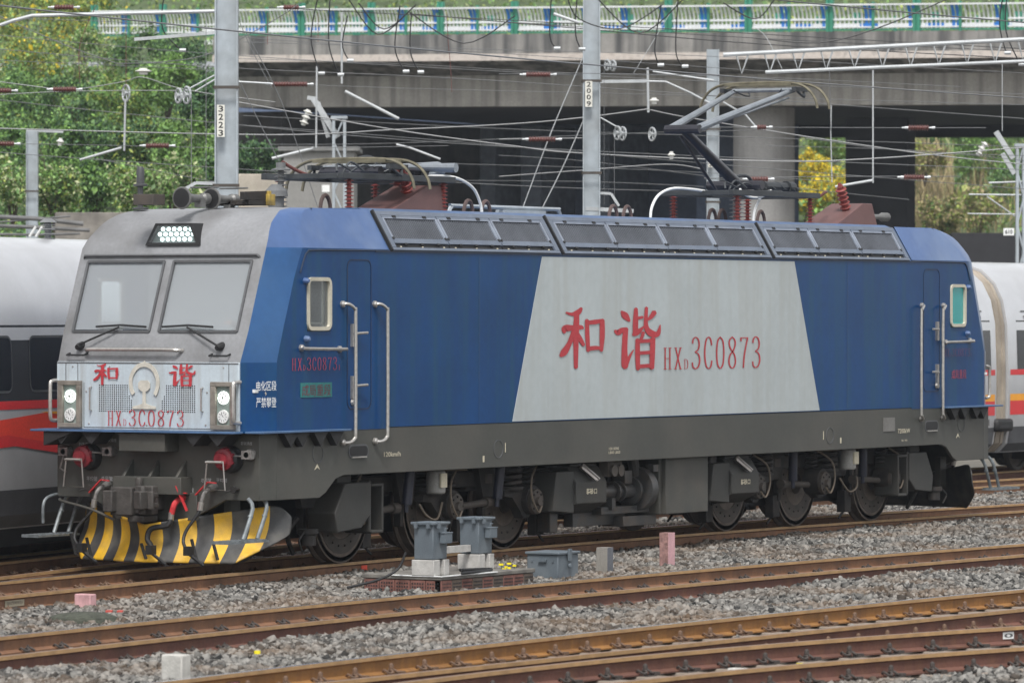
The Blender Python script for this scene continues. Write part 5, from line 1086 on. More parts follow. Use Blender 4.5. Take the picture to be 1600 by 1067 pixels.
mast(924, 95, 27, -30, 'grey steel mast numbered 2009 behind the locomotive roof', (914, 128, 925, 168, '2009'))
mast(1113.5, 120, 19, 78, 'grey steel mast seen through the raised pantograph', (1106, 244, 1113, 262, '02'))
mast(50.5, 135, 18, 205, 'short grey steel mast on the left below the hillside')
def steelbox(name, pts, D, wpx, m_, label, cat, group=None, rnd=True, hpx=None, parent=None):
    """a straight or bent tube/bar through pixel points at depth D"""
    b = MB(); P = [at(x, y, D=D+dd) for x, y, dd in [(q+(0,))[:3] for q in pts]]; r = wpx*D/F_PX/2
    if rnd: b.tube(P, r, 8)
    else:
        for a, c in zip(P, P[1:]): b.bar(a, c, r*2, (hpx or wpx)*D/F_PX)
    o = b.build(name, m_, parent)
    if parent is None: tag(o, label, cat, group)
    return o
def lattice(px, D, wpx, ytop, label, ybot=420):
    p = at(px, 500, D=D); wd = wpx*D/F_PX; h = at(px, ytop, D=D)[2]+.3
    root = empty('lattice_mast', (p[0], p[1], -.3), BGR); tag(root, label, 'mast', 'steel masts carrying the wires')
    for sx_ in (-1, 1):
        for sy in (-1, 1): b = MB(); b.box((sx_*wd/2-.03, sy*wd/2-.03, 0), (sx_*wd/2+.03, sy*wd/2+.03, h)); b.build('leg', GREYM, root)
    n = int(h/.55); b = MB()
    for i in range(n):
        z0, z1 = h*i/n, h*(i+1)/n; s = 1 if i % 2 else -1; 
        for yy in (-wd/2, wd/2): b.bar((-s*wd/2, yy, z0), (s*wd/2, yy, z1), .03, .03)
        for xx in (-wd/2, wd/2): b.bar((xx, -s*wd/2, z0), (xx, s*wd/2, z1), .03, .03)
    b.build('lacing', GREYM, root); b = MB(); b.box((-wd/2-.06, -wd/2-.06, h-.06), (wd/2+.06, wd/2+.06, h)); b.build('cap', GREYM, root); return root
lattice(530, 110, 17, 182, 'pale lattice mast behind the folded pantograph'); lattice(1594, 110, 10, 225, 'thin lattice mast at the right edge')
def bell_insulator(c, D, L, rpx, ang, n, label, m_=None):
    b = MB(); p = Vector(at(c[0], c[1], D=D)); s = D/F_PX; a = math.radians(ang)
    d = Vector(RT)*math.cos(a)+Vector(UP)*math.sin(a); b2 = insulator(b, tuple(p-d*L*s/2), d, L*s, rpx*s, n, core=.5); o = b.build('insulator', m_ or mat('porcelain_white', (.62, .62, .58), .3, var=.1)); return tag(o, label, 'insulator')
bell_insulator((478, 184), 110, 26, 7.5, 70, 3, 'white bell insulator hanging from the arm of the middle lattice mast'); bell_insulator((1534, 233), 110, 24, 7, 55, 3, 'white bell insulator tilted beside the right lattice mast'); bell_insulator((94, 222), 110, 12, 6, 80, 1, 'small white bell insulator left of the hillside mast')
ARM = mat('arm_pale_grey', (.42, .44, .45), .5, metal=.2, var=.12)
armG = 'tubes and arms of the overhead line'
ARMS = [([(490, 155), (528, 215)], 110, 9, False, 'slanting box arm on the middle lattice mast'), ([(480, 153), (496, 155)], 110, 6, False, 'short bracket end above the white bell insulator'), ([(497, 160), (513, 215)], 110, 5, False, 'lower stay of the middle box arm'),
 ([(1556, 206), (1583, 248)], 110, 8, False, 'slanting box arm on the right lattice mast'), ([(1566, 240), (1585, 272)], 110, 7, False, 'lower box arm on the right lattice mast'), ([(1545, 286), (1600, 284)], 110, 3, True, 'short horizontal tube at the right edge'), ([(1514, 304), (1600, 305)], 110, 2.6, True, 'long horizontal tube at the right edge'), ([(1542, 307), (1586, 338)], 110, 2.2, True, 'thin stay below the right tubes'), ([(1512, 334), (1590, 335)], 110, 2, True, 'lowest tube at the right edge'),
 ([(539, 143), (623, 186)], 100, 5, True, 'pale tube sloping down right of the middle, in front of the girder'), ([(425, 248), (490, 232)], 100, 5, True, 'pale tube sloping up above the cab roof'), ([(619, 226), (640, 231), (688, 249)], 100, 3.4, True, 'bent pale tube above the folded pantograph'), ([(125, 250), (190, 231)], 100, 4, True, 'pale tube sloping in front of the hillside'), ([(1305, 292), (1363, 282)], 100, 4, True, 'pale tube sloping below the bridge on the right'),
 ([(1364, 110), (1364, 286)], 100, 2.6, True, 'upright rod hanging from the portal on the right'), ([(534, 20), (534, 131)], 100, 3.4, True, 'upright rod crossing the parapet left of centre'), ([(495, 104), (494, 232)], 100, 3, True, 'upright rod beside the middle lattice mast'), ([(196, 155), (194, 236)], 100, 3.4, True, 'upright rod below the pulley on the left'), ([(41, 204), (99, 206)], 135, 4, False, 'flat arm on top of the short left mast'),
 ([(997, 127), (1040, 128), (1078, 145), (1110, 162)], 100, 3.2, True, 'bent registration tube left of the raised pantograph'), ([(930, 128), (1010, 127)], 98, 5, False, 'flat arm sticking out from mast 2009'), ([(1012, 106), (1013, 176)], 100, 4, True, 'upright rod right of mast 2009'), ([(1020, 112), (1060, 118), (1115, 126)], 100, 3, True, 'thin tube pointing at the raised pantograph'), ([(1299, 165), (1298, 205), (1300, 285)], 104, 1.8, True, 'upright hanger over the yellow flowers'),
 ([(1130, 160), (1165, 180), (1182, 200)], 100, 3, True, 'bent tube behind the raised pantograph'), ([(928, 303), (942, 302), (955, 303), (967, 322)], 95, 4, False, 'bent pale bracket low on mast 2009'), ([(915, 326), (990, 330)], 95, 6, False, 'grey step bracket at the foot of mast 2009'), ([(285, 298), (306, 286), (336, 287)], 80, 5, False, 'bent grey bracket low on mast 3223'),
 ([(0, 40), (20, 33), (50, 25), (335, 18)], 88, 6, True, 'thick pipe crossing the top left corner'), ([(210, 62), (355, 50)], 84, 5, False, 'flat arm reaching left from mast 3223'), ([(865, 22), (905, 36)], 92, 5, True, 'short pipe joining mast 2009 from the left'), ([(290, 142), (335, 118)], 82, 2.6, True, 'upper tie of the pulley pair at mast 3223'), ([(305, 143), (340, 122)], 82, 2.6, True, 'lower tie of the pulley pair at mast 3223'),
 ([(938, 184), (963, 198)], 95, 2.4, True, 'short tie to the pulley pair at mast 2009'), ([(372, 128), (424, 131)], 82, 3, True, 'rod running right from mast 3223 to the brown insulator')]
for pts, D, wp_, rnd, lab in ARMS: steelbox('cantilever_tube' if rnd else 'bracket_arm', pts, D, wp_, ARM, lab, 'arm', armG, rnd)
def wheel_pulley(c, D, rpx, label):
    b = MB(); p = Vector(at(*c, D=D)); s = D/F_PX; r = rpx*s; ax = Vector(RT)*.86+Vector(FW)*.5; u, v = frame_of(ax)
    for k in range(16):
        a0, a1 = k*PI/8, (k+1)*PI/8; b.tube([p+(u*math.cos(a0)+v*math.sin(a0))*r, p+(u*math.cos(a1)+v*math.sin(a1))*r], .02, 5)
    for k in range(5): a = k*PI*2/5; b.tube([p, p+(u*math.cos(a)+v*math.sin(a))*r], .012, 5)
    b.lathe(p-ax*.04, ax, [(0, .04), (.08, .04)], 8); o = b.build('pulley_wheel', ARM); tag(o, label, 'pulley')
for c, D, r, lab in (((197, 146), 100, 13, 'large spoked pulley on the line left of mast 3223'), ((279, 150), 82, 11, 'smaller left pulley near mast 3223, hanging beside its larger twin'), ((292, 149), 82, 13, 'larger right pulley nearest to mast 3223'), ((965, 208), 95, 10, 'pulley nearer to mast 2009 in the pair below the girder'), ((973, 209), 96, 10, 'pulley farther from mast 2009 in the pair below the girder'), ((1019, 210), 100, 10, 'single pulley left of the raised pantograph'), ((949, 102), 99, 8, 'pulley nearer to mast 2009 in the pair at girder height'), ((958, 103), 99, 8, 'pulley farther from mast 2009 in the pair at girder height')): wheel_pulley(c, D, r, lab)
bell_insulator((224, 112), 98, 10, 13, 90, 1, 'broad white disc insulator above the pulley on the left'); bell_insulator((1022, 158), 98, 10, 8, 90, 1, 'small white disc insulator above the roof line right of mast 2009'); bell_insulator((1049, 243), 98, 12, 6, 90, 1, 'small white insulator left of the lower pantograph arm')
b = MB(); s = 94/F_PX
for (x, y, L, lab) in ((101, 140, 36, 'brown rod insulator in front of the upper left hillside'), (246, 228, 36, 'brown rod insulator beside mast 3223, low'), (6, 142, 24, 'brown rod insulator cut by the left edge, upper'), (8, 225, 28, 'brown rod insulator cut by the left edge, lower'), (453, 132, 54, 'brown insulator right of mast 3223'), (847, 218, 42, 'brown insulator left of mast 2009, below the girder'), (841, 117, 38, 'brown insulator left of mast 2009, on the girder'), (455, 12, 24, 'brown insulator at the top edge above the railing'), (100, 12, 30, 'brown insulator at the top left edge'), (1185, 280, 30, 'small brown insulator in front of the round pillar'), (1435, 200, 32, 'brown insulator under the bridge edge on the right'), (1428, 277, 32, 'brown insulator in front of the dry reeds'), (1190, 199, 14, 'short brown insulator at the top of the round pillar')):
    D = 94; b = MB(); P0 = Vector(at(x-L/2, y, D=D)); insulator(b, P0, Vector(RT), L*s, 5.4*s, max(4, int(L/4)), core=.6); o = b.build('insulator', INSB); tag(o, lab, 'insulator')
    for sg, nm in ((-1, 'end_fitting'), (1, 'end_fitting')):
        c = MB(); e = Vector(at(x+sg*L/2, y, D=D)); c.tube([e, e+Vector(RT)*sg*s*10], .018, 6); c.lathe(e+Vector(RT)*sg*s*5, Vector(RT), [(0, .03), (.06, .03)], 6); c.build(nm, ARM, o)
# portal beam, top right
D = 88; R_ = empty('portal_beam', tuple(at(1130, 86, D=D))); tag(R_, 'welded tube portal beam crossing the top right of the bridge', 'beam'); base = Vector(R_.location)
up_ = lambda x: 86-(x-1130)*.0515; lo_ = lambda x: 113-(x-1200)*.042
for nm, a, c, wpx in (('chord', (1130, up_(1130)), (1800, up_(1800)), 7), ('chord', (1196, lo_(1196)), (1800, lo_(1800)), 6)):
    b = MB(); b.tube([Vector(at(*a, D=D))-base, Vector(at(*c, D=D))-base], wpx*D/F_PX/2, 10); b.build(nm, ARM, R_)
for k in range(16):
    x = 1150+k*44; b = MB()
    b.tube([Vector(at(x, up_(x), D=D))-base, Vector(at(x+9, max(lo_(x), up_(x)+20), D=D))-base, Vector(at(x+20, up_(x+20), D=D))-base], 3*D/F_PX/2*1.25, 6); b.build('strut', ARM, R_)
# ------------------------------------------------------------------ wires
WG = mat('wire_grey', (.12, .125, .13), .6, var=.1); WL_ = mat('wire_pale', (.22, .225, .23), .5, metal=.3, var=.1); WB = mat('wire_black', (.010, .010, .012), .5, var=.1)
WIRES = [([(-60, 72), (336, 105), (800, 128), (1660, 190)], 100, 1.4, WG, 'wire sagging across the bridge girder'), ([(-60, 50), (325, 84), (900, 118), (1660, 150)], 104, 1.3, WG, 'wire crossing the bridge parapet'),
 ([(-60, 150), (336, 192), (800, 230), (1660, 268)], 102, 1.4, WG, 'wire crossing the dark underpass, upper'), ([(-60, 199), (0, 201), (420, 211), (616, 203), (800, 194), (911, 184), (1011, 171)], 98, 2.3, WL_, 'pale contact wire rising to the rod right of mast 2009'), ([(1011, 171), (1110, 190), (1440, 240), (1660, 262)], 98, 2.1, WL_, 'pale contact wire falling right from the rod beside mast 2009'),
 ([(372, 160), (616, 203), (800, 228), (911, 240), (1200, 252), (1364, 248), (1660, 226)], 96, 2.3, WL_, 'pale contact wire crossing below the bridge from mast 3223'), ([(-60, 233), (60, 243), (336, 262), (800, 290), (1100, 300)], 101, 1.4, WG, 'wire low over the cab roof'), ([(150, 248), (300, 278), (336, 284)], 99, 1.2, WG, 'short wire sloping to the foot of mast 3223'),
 ([(380, 181), (800, 202), (1180, 215), (1660, 232)], 106, 1.2, WG, 'thin wire just under the girder edge'), ([(380, 196), (620, 214), (1180, 262), (1660, 300)], 103, 1.2, WG, 'thin wire sinking to the right in the underpass'), ([(420, 226), (620, 224), (1000, 208), (1180, 204)], 103, 1.2, WG, 'thin wire rising to the right in the underpass'), ([(-60, 120), (83, 139), (119, 140), (193, 128), (222, 121), (275, 137), (336, 148), (430, 160)], 96, 1.7, WL_, 'headspan wire carrying the disc insulator on the left'),
 ([(-60, 152), (80, 144), (180, 142), (275, 142)], 96, 1.5, WL_, 'pale wire running into the left pulley'), ([(780, 276), (915, 266), (1040, 257), (1100, 265)], 98, 1.8, WL_, 'pale wire rising to the small insulator left of the pantograph'), ([(780, 243), (915, 252), (1100, 275)], 105, 1.1, WG, 'thin wire at half height between masts, upper'), ([(700, 256), (915, 262), (1100, 270), (1300, 284)], 105, 1.1, WG, 'thin wire at half height between masts, lower'), ([(640, 282), (915, 284), (1100, 292)], 105, 1.1, WG, 'thin wire just above the roof vents'),
 ([(380, 128), (620, 138), (1100, 150), (1660, 166)], 106, 1.1, WG, 'thin wire across the middle of the girder'), ([(372, 92), (620, 100), (900, 115), (1180, 121), (1500, 136)], 106, 1.1, WG, 'thin wire along the top of the girder'), ([(-60, 28), (200, 36), (420, 62), (800, 85), (1200, 112)], 104, 1.2, WG, 'thin wire falling right over the parapet'), ([(380, 66), (700, 76), (1100, 88), (1660, 118)], 107, 1.2, WG, 'thin wire over the stained parapet'), ([(640, 22), (905, 45), (1200, 70), (1660, 95)], 100, 2.0, WB, 'dark feeder wire over the railing, upper'), ([(420, 12), (905, 38), (1300, 60), (1660, 80)], 101, 1.6, WB, 'dark feeder wire over the railing, lower'), ([(780, 34), (1180, 60), (1660, 84)], 103, 1.4, WB, 'dark wire crossing the right part of the railing'),
 ([(-60, -5), (0, 26), (100, 70), (184, 100)], 92, 1.8, WG, 'dark slack wire across the upper left hillside'), ([(184, 100), (256, 97), (328, 84), (420, 37), (470, 5)], 92, 1.8, WG, 'slack jumper rising past mast 3223'), ([(913, 85), (862, 205), (815, 330)], 95, 2.0, ARM, 'left guy rope of mast 2009'), ([(917, 176), (880, 260), (845, 330)], 95, 2.2, ARM, 'right guy rope of mast 2009'), ([(385, 52), (440, 160), (497, 325)], 86, 1.6, WG, 'long guy rope behind the folded pantograph'), ([(372, 122), (402, 185), (436, 252)], 84, 1.8, WG, 'guy rope right of mast 3223'), ([(370, 25), (392, 75), (425, 140)], 84, 1.4, WG, 'short rope leaving mast 3223 at the top'),
 ([(322, 20), (322, 292)], 80, 1.3, WL_, 'vertical balance rope nearest mast 3223'), ([(299, 150), (299, 300)], 82, 1.5, WL_, 'vertical balance rope under the pulleys'), ([(944, 110), (944, 320)], 97, 1.0, WG, 'vertical rope nearest mast 2009'), ([(960, 215), (960, 320)], 96, 1.3, WG, 'vertical rope under the pulleys of mast 2009'), ([(1184, 200), (1300, 222), (1440, 238), (1660, 245)], 106, 1.4, WG, 'wire slanting over the yellow flowers'), ([(1200, 228), (1440, 236), (1660, 258)], 106, 1.1, WG, 'thin wire before the right pier'), ([(1100, 278), (1300, 300), (1420, 312)], 106, 1.1, WG, 'thin wire low before the right pier'), ([(1100, 199), (1400, 200), (1540, 200)], 94, 1.4, WG, 'wire through the insulator at the bridge edge'), ([(1100, 279), (1300, 276), (1500, 276)], 94, 1.4, WG, 'wire through the insulator before the reeds'), ([(780, 218), (910, 216)], 94, 1.6, WL_, 'short wire tying the brown insulator to mast 2009'), ([(780, 116), (905, 115), (1100, 118)], 94, 1.3, WG, 'wire through the upper brown insulator'), ([(-60, 225), (100, 226), (400, 232), (700, 228)], 94, 1.2, WG, 'thin wire through the low brown insulators on the left'), ([(-60, 92), (300, 108), (336, 110)], 93, 1.0, WG, 'thinnest wire over the left hillside'),
 ([(150, 10), (125, 70), (125, 130)], 95, 1.5, mat('wire_rust', (.12, .04, .035), .7), 'rusty dropper on the left'), ([(197, 20), (197, 80), (197, 135)], 95, 1.2, mat('wire_rust', (.12, .04, .035), .7), 'rusty dropper above the left pulley'), ([(1182, 45), (1198, 60), (1222, 108)], 92, 1.4, ARM, 'pale stay below the portal beam'), ([(1060, 0), (990, 115)], 98, 1.0, ARM, 'fine stay over mast 2009 to the right'), ([(1296, 100), (1298, 205)], 92, 1.3, WG, 'dropper under the portal over the yellow flowers'), ([(1566, 95), (1566, 205)], 92, 1.6, ARM, 'dropper under the portal near the right edge'), ([(418, 20), (418, 70)], 95, 1.4, mat('wire_rust', (.12, .04, .035), .7), 'short rusty dropper before the left parapet'), ([(698, 20), (700, 62), (704, 105), (706, 145)], 95, 1.3, mat('wire_rust', (.12, .04, .035), .7), 'rusty dropper before the middle of the parapet'), ([(497, 20), (497, 66)], 95, 1.2, mat('wire_rust', (.12, .04, .035), .7), 'short rusty dropper beside a thick green post')]
for pts, D, wpx, m_, lab in WIRES:
    P = smooth([at(x, y, D=D) for x, y in pts], 6) if len(pts) > 2 else [at(x, y, D=D) for x, y in pts]
    b = MB(); b.tube(P, wpx*.82*D/F_PX/2, 5); o = b.build('overhead_wire', m_); tag(o, lab, 'wire', 'overhead wires')
JUMP = [([(498, -10), (486, 60), (500, 115)], 'first black jumper left of the thick green post'), ([(516, -10), (514, 70), (530, 117)], 'black jumper beside the upright rod'), ([(543, 25), (535, 70), (545, 95)], 'short black jumper right of the upright rod'), ([(625, 10), (617, 75), (632, 112)], 'left one of the jumper pair on the middle girder'), ([(643, 20), (641, 80), (655, 113)], 'right one of the jumper pair on the middle girder'), ([(862, -10), (859, 55), (868, 76)], 'left black jumper of the pair left of mast 2009'), ([(902, -10), (899, 50), (907, 77)], 'black jumper touching mast 2009'), ([(1033, 10), (1023, 75), (1030, 102)], 'left black jumper right of mast 2009'), ([(1060, -10), (1056, 80), (1068, 104)], 'right black jumper right of mast 2009'), ([(545, 0), (590, 54), (640, 18)], 'black garland over the left railing'), ([(640, 20), (725, 68), (805, 25)], 'wide black garland over the middle railing'), ([(560, 5), (600, 46), (650, 8)], 'second black garland over the left railing'), ([(886, -5), (905, 30), (970, 45), (1035, 8)], 'black garland right of mast 2009'), ([(930, -5), (1000, 52), (1072, -5)], 'deeper black garland right of mast 2009'), ([(1180, 60), (1280, 67), (1370, 45), (1490, -5)], 'long black garland over the right railing'), ([(256, -5), (254, 45), (283, 79)], 'black jumper in front of the left hillside'), ([(360, -5), (350, 30), (358, 47)], 'black jumper crossing mast 3223'), ([(1567, -5), (1562, 40), (1572, 83)], 'left black jumper at the top right corner'), ([(1573, -5), (1572, 50), (1594, 101)], 'right black jumper at the top right corner'), ([(1210, 0), (1180, 30), (1130, 5)], 'small black garland left of the portal beam')]
for pts, lab in JUMP:
    b = MB(); P = smooth([at(x, y, D=93) for x, y in pts], 6); b.tube(P, 2.2*93/F_PX/2, 6); o = b.build('jumper_wire', WB); tag(o, lab, 'wire', 'black jumper wires')
    if len(pts) == 3 and pts[-1][1] > 40 and pts[-1][1] > pts[0][1]+40: c = MB(); c.lathe(P[-1]-Vector(RT)*.03, Vector(RT), [(0, .035), (.12, .035)], 8); c.build('clamp', ARM, o)
# ================================================================== ROAD BRIDGE
pA = at(500, 165, D=182); pB = at(1500, 161, D=170); dv = Vector((pB[0]-pA[0], pB[1]-pA[1], 0)); LAB = dv.length; grade = (pB[2]-pA[2])/LAB; dirh = math.atan2(dv.y, dv.x)
BR = empty('road_bridge', (pA[0], pA[1], -.3), dirh); tag(BR, 'concrete road bridge with stained girder and parapet spanning the yard', 'bridge')
SHR = Matrix(((1, 0, 0, 0), (0, 1, 0, 0), (grade, 0, 1, pA[2]+.3), (0, 0, 0, 1)))
def warp(b):
    b.v = [(x, y, pA[2]+.3+grade*x+z*.96*(1-.035*x/LAB)) for x, y, z in b.v]; return b
BCON = mat('bridge_girder', (.36, .34, .31), .9, var=.14, scale=.9, dirt=(.12, .115, .105), damt=.85, dscale=.5, streak=True, bump=.15, bscale=12)
BPAR = mat('bridge_parapet', (.26, .25, .235), .9, var=.25, scale=1.4, dirt=(.045, .047, .05), damt=.85, dscale=.35, streak=True, bump=.2, bscale=12, dlo=.38, dhi=.62)
BLOW = mat('bridge_spalled_edge', (.60, .54, .49), .95, var=.35, scale=3, bump=.6, bscale=8, dirt=(.18, .15, .13), damt=.8, dscale=3)
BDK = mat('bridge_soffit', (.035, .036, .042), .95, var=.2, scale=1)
x0, x1_ = -4.6, 45
def bpr(poly, m_, name, xa=x0, xb=x1_, par=None):
    b = MB(); n = 24
    b.prism(poly, 'X', xa, xb); warp(b); return b.build(name, m_, BR if par is None else par)
bpr([(1.6, 0), (1.6, 1.18), (2.2, 1.3), (2.2, 0)], BCON, 'girder'); bpr([(.1, 1.62), (1.6, 1.18), (2.2, 1.3), (2.2, 1.9), (.1, 1.9)], BPAR, 'deck_edge_slab')
bpr([(.0, 1.9), (.0, 2.66), (.35, 2.66), (.35, 1.9)], BPAR, 'parapet'); bpr([(-.05, 1.66), (-.05, 1.92), (.1, 1.92), (.1, 1.66)], BLOW, 'spalled_edge')
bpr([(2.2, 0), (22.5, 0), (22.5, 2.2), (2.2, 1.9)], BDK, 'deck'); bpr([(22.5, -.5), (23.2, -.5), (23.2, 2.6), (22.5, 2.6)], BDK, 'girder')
# pillar, pier, closed side span
def bloc(px, d):      # along-bridge coordinate of an image column at depth d behind the face
    best = None
    for k in range(2600):
        s = -15+k*.04; P = Vector((pA[0], pA[1], 0))+dv.normalized()*s+Vector((-dv.y, dv.x, 0)).normalized()*d
        r = np.array([P.x, P.y, 5])-CAM; x = 800+F_PX*(r@RT)/(r@FW); e = abs(x-px)
        if best is None or e < best[0]: best = (e, s, r@FW)
    return best[1], best[2]
s_, Dp = bloc(1194, 3.9); rr = 48*Dp/F_PX; b = MB(); b.lathe((s_, 3.9, 0), (0, 0, 1), [(0, rr), (pA[2]+grade*s_+.3, rr)], 40); b.build('round_pillar', mat('pillar_concrete', (.36, .35, .34), .9, var=.12, scale=1, dirt=(.17, .165, .16), damt=.6, dscale=.35, streak=True, bump=.1), BR)
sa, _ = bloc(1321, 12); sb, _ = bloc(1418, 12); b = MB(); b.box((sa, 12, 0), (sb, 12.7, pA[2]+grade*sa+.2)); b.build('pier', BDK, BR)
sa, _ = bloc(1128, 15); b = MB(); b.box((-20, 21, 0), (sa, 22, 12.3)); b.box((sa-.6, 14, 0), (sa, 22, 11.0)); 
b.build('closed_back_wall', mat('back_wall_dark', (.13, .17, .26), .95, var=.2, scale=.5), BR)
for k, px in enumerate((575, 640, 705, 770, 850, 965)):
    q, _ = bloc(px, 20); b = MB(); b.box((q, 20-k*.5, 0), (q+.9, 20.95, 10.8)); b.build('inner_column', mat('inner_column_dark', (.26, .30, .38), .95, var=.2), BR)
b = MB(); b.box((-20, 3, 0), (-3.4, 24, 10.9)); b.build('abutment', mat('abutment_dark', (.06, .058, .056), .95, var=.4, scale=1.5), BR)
# railing ------------------------------------------------------------
GRN = mat('rail_post_green', (.035, .22, .14), .5, var=.1); RWH = mat('baluster_white', (.70, .72, .73), .5, var=.08); RBL = mat('baluster_blue', (.02, .17, .55), .45, var=.1)
def baluster(par, x, m_, z0):
    b = MB(); b.tube([(x, .10, z0+.10), (x, .10, z0+.45), (x, .04, z0+.70), (x, -.10, z0+.95)], .028, 5); return b
def railing(y0, label, xa, xb, small=False):
    global FR_
    R_ = empty('bridge_railing', (pA[0], pA[1], -.3), dirh); tag(R_, label, 'railing', 'railings of the bridge'); FR_ = R_
    T = Matrix.Translation((0, y0, 2.66)); sp = 2.62; n0 = int(xa/sp)-1; n1 = int(xb/sp)+1
    X_ = [bloc(px, 0)[0] for px in (145, 252, 361, 469, 578, 686, 802, 920, 1042, 1167, 1295, 1431, 1567, 1705)]
    for nm, z, h, m_ in (('bottom_rail', .04, .05, GRN), ('mid_rail', .42, .05, RWH), ('top_rail', .96, .06, RWH), ('low_rail', .14, .05, RWH)):
        b = MB(); b.box((X_[0], .05 if z < .9 else -.14, z), (X_[-1], .13 if z < .9 else -.06, z+h)); b.xform(T); warp(b); b.build(nm, m_, R_)
    for k in range(len(X_)-1):
        X = X_[k]; sp = X_[k+1]-X; b = MB(); b.box((X-.13, -.02, 0), (X-.03, .12, 1.25)); b.box((X+.03, -.02, 0), (X+.13, .12, 1.25)); b.box((X-.03, .03, 0), (X+.03, .08, 1.2)); b.xform(T); warp(b); b.build('thick_post', GRN, R_)
        b = MB(); b.box((X+sp/2-.04, 0, 0), (X+sp/2+.04, .1, 1.1)); b.xform(T); warp(b); b.build('thin_post', GRN, R_)
        if small: continue
        for half in range(2):
            for i in range(9):
                x = X+half*sp/2+.2+i*(sp/2-.3)/8; blue = i in (7, 8)
                c = baluster(R_, x, None, 0)
                if blue: c = MB(); c.add(*(lambda V: (V, [(2*q, 2*q+1, 2*q+3, 2*q+2) for q in range(4)]))([(x+dx, y, z) for (y, z) in ((.10, .10), (.10, .45), (.06, .66), (-.02, .84), (-.10, .96)) for dx in (-.06, .06)]))
                c.xform(T); warp(c); c.build('blue_bar' if blue else 'baluster', RBL if blue else RWH, R_)
railing(.05, 'near railing of the bridge with green posts and white and blue curved bars', -14, 46)
b = MB(); b.box((-30, 21.8, 2.2), (75, 22.2, 2.75)); warp(b); b.build('far_kerb', mat('far_kerb_white', (.45, .47, .5), .8), BR)
railing(9.2, 'far railing of the bridge seen through the near one', -14, 46, True)
for zz in (.02, .50):
    for k in range(-4, 16):
        b = MB(); b.box((k*2.62, 8.9, 2.8+zz), (k*2.62+1.9, 9.0, 2.97+zz)); b.box((k*2.62+1.9, 8.9, 2.8+zz), (k*2.62+2.62, 9.0, 2.97+zz), 1); warp(b); b.build('crash_rail', [RWH, RBL], FR_)

for nm, z0, sag, m_, lab in (('contact_wire', 6.57, .0, WL_, 'contact wire pressed by the raised pantograph, running above the locomotive'), ('messenger_wire', 7.75, .25, WG, 'messenger wire high above the locomotive, in line with its contact wire')):
    P = [(X, tyc(X)+.15*math.sin(X*.06), z0+sag*((X-5)/45)**2) for X in range(-46, 62, 4)]
    b = MB(); b.tube(P, .011, 6); o = b.build(nm, m_); tag(o, lab, 'wire', 'overhead wires')
# ================================================================== HILLSIDES AND PLANTS
EARTH = mat('hillside_soil', (.07, .10, .04), .95, var=.4, scale=1.2, bump=.6, bscale=3)
def hill(name, rows, uext, seed):
    """rows: (depth, height) profile facing the camera, uext: lateral extents in px at each row"""
    R = np.random.default_rng(seed); V = []; F = []; n = 60; m_ = len(rows)
    for (D, z) in rows:
        for i in range(n+1):
            px = uext[0]+(uext[1]-uext[0])*i/n; p = at(px, 500, D=D); V.append((p[0], p[1], z+float(R.normal(0, .12))+.5*math.sin(i*.5+D)))
    for j in range(m_-1):
        for i in range(n): q = j*(n+1)+i; F.append((q, q+1, q+n+2, q+n+1))
    b = MB(); b.add(V, F); o = b.build(name, EARTH, None, sharp=80); return tag(o, kind='structure')
hill('hillside', [(128, -.5), (135, 2.0), (150, 5.5), (168, 9.5), (186, 11.0), (200, 11.0)], (-260, 330), 1)
hill('far_hillside', [(208, 2.5), (216, 6.2), (230, 9.0), (250, 14), (290, 26), (330, 40)], (-400, 2100), 2)
LV1 = [mat('leaf_fresh', (.15, .27, .06), .55, var=.3, scale=1.5, island=.5, fine=0), mat('leaf_mid', (.10, .19, .055), .55, var=.3, scale=1.5, island=.5, fine=0), mat('leaf_yellowish', (.24, .29, .06), .6, var=.3, scale=1.5, island=.5, fine=0), mat('leaf_dark', (.045, .105, .042), .6, var=.3, scale=1.5, island=.5, fine=0),
       mat('bloom_white', (.42, .45, .25), .7, island=.4), mat('bloom_yellow', (.62, .47, .02), .7, island=.4), mat('straw', (.30, .24, .13), .8, island=.5), mat('leaf_blossom', (.30, .34, .16), .7, island=.5)]
STEM = mat('stem_brown', (.07, .05, .035), .9)
def leaf_mesh(name, C_, size, mats, mi, R, upright=False, aspect=.55):
    n = len(C_)
    d = R.normal(size=(n, 3)); 
    if upright: d[:, 2] = np.abs(d[:, 2])*4+1.5
    else: d[:, 2] -= .3
    d /= np.linalg.norm(d, axis=1)[:, None]; e = R.normal(size=(n, 3)); e -= (e*d).sum(1)[:, None]*d; e /= np.linalg.norm(e, axis=1)[:, None]
    s = size*np.exp(R.normal(0, .3, (n, 1)))
    V = np.stack([C_-d*s*.5, C_+e*s*aspect*.5, C_+d*s*.5, C_-e*s*aspect*.5], 1)
    me = bpy.data.meshes.new(name); me.vertices.add(4*n); me.vertices.foreach_set('co', V.reshape(-1).astype(np.float32)); me.loops.add(4*n); me.loops.foreach_set('vertex_index', np.arange(4*n, dtype=np.int32))
    me.polygons.add(n); me.polygons.foreach_set('loop_start', (np.arange(n)*4).astype(np.int32)); me.update(calc_edges=True)
    for q in mats: me.materials.append(q)
    me.polygons.foreach_set('material_index', mi.astype(np.int32)); o = bpy.data.objects.new(name, me); COL.objects.link(o); return o
def clumps(R, n, rx, ry, rz, k=18, spread=.36):
    c = R.normal(size=(k, 3)); c /= np.linalg.norm(c, axis=1)[:, None]; c *= R.uniform(.35, 1, (k, 1))**.5; c[:, 2] = c[:, 2]*.8+.05
    idx = R.integers(0, k, n); P = c[idx]+R.normal(0, 1, (n, 3))*spread*R.uniform(.5, 1.0, (k, 1))[idx]*.6
    return P*np.array([rx, ry, rz])
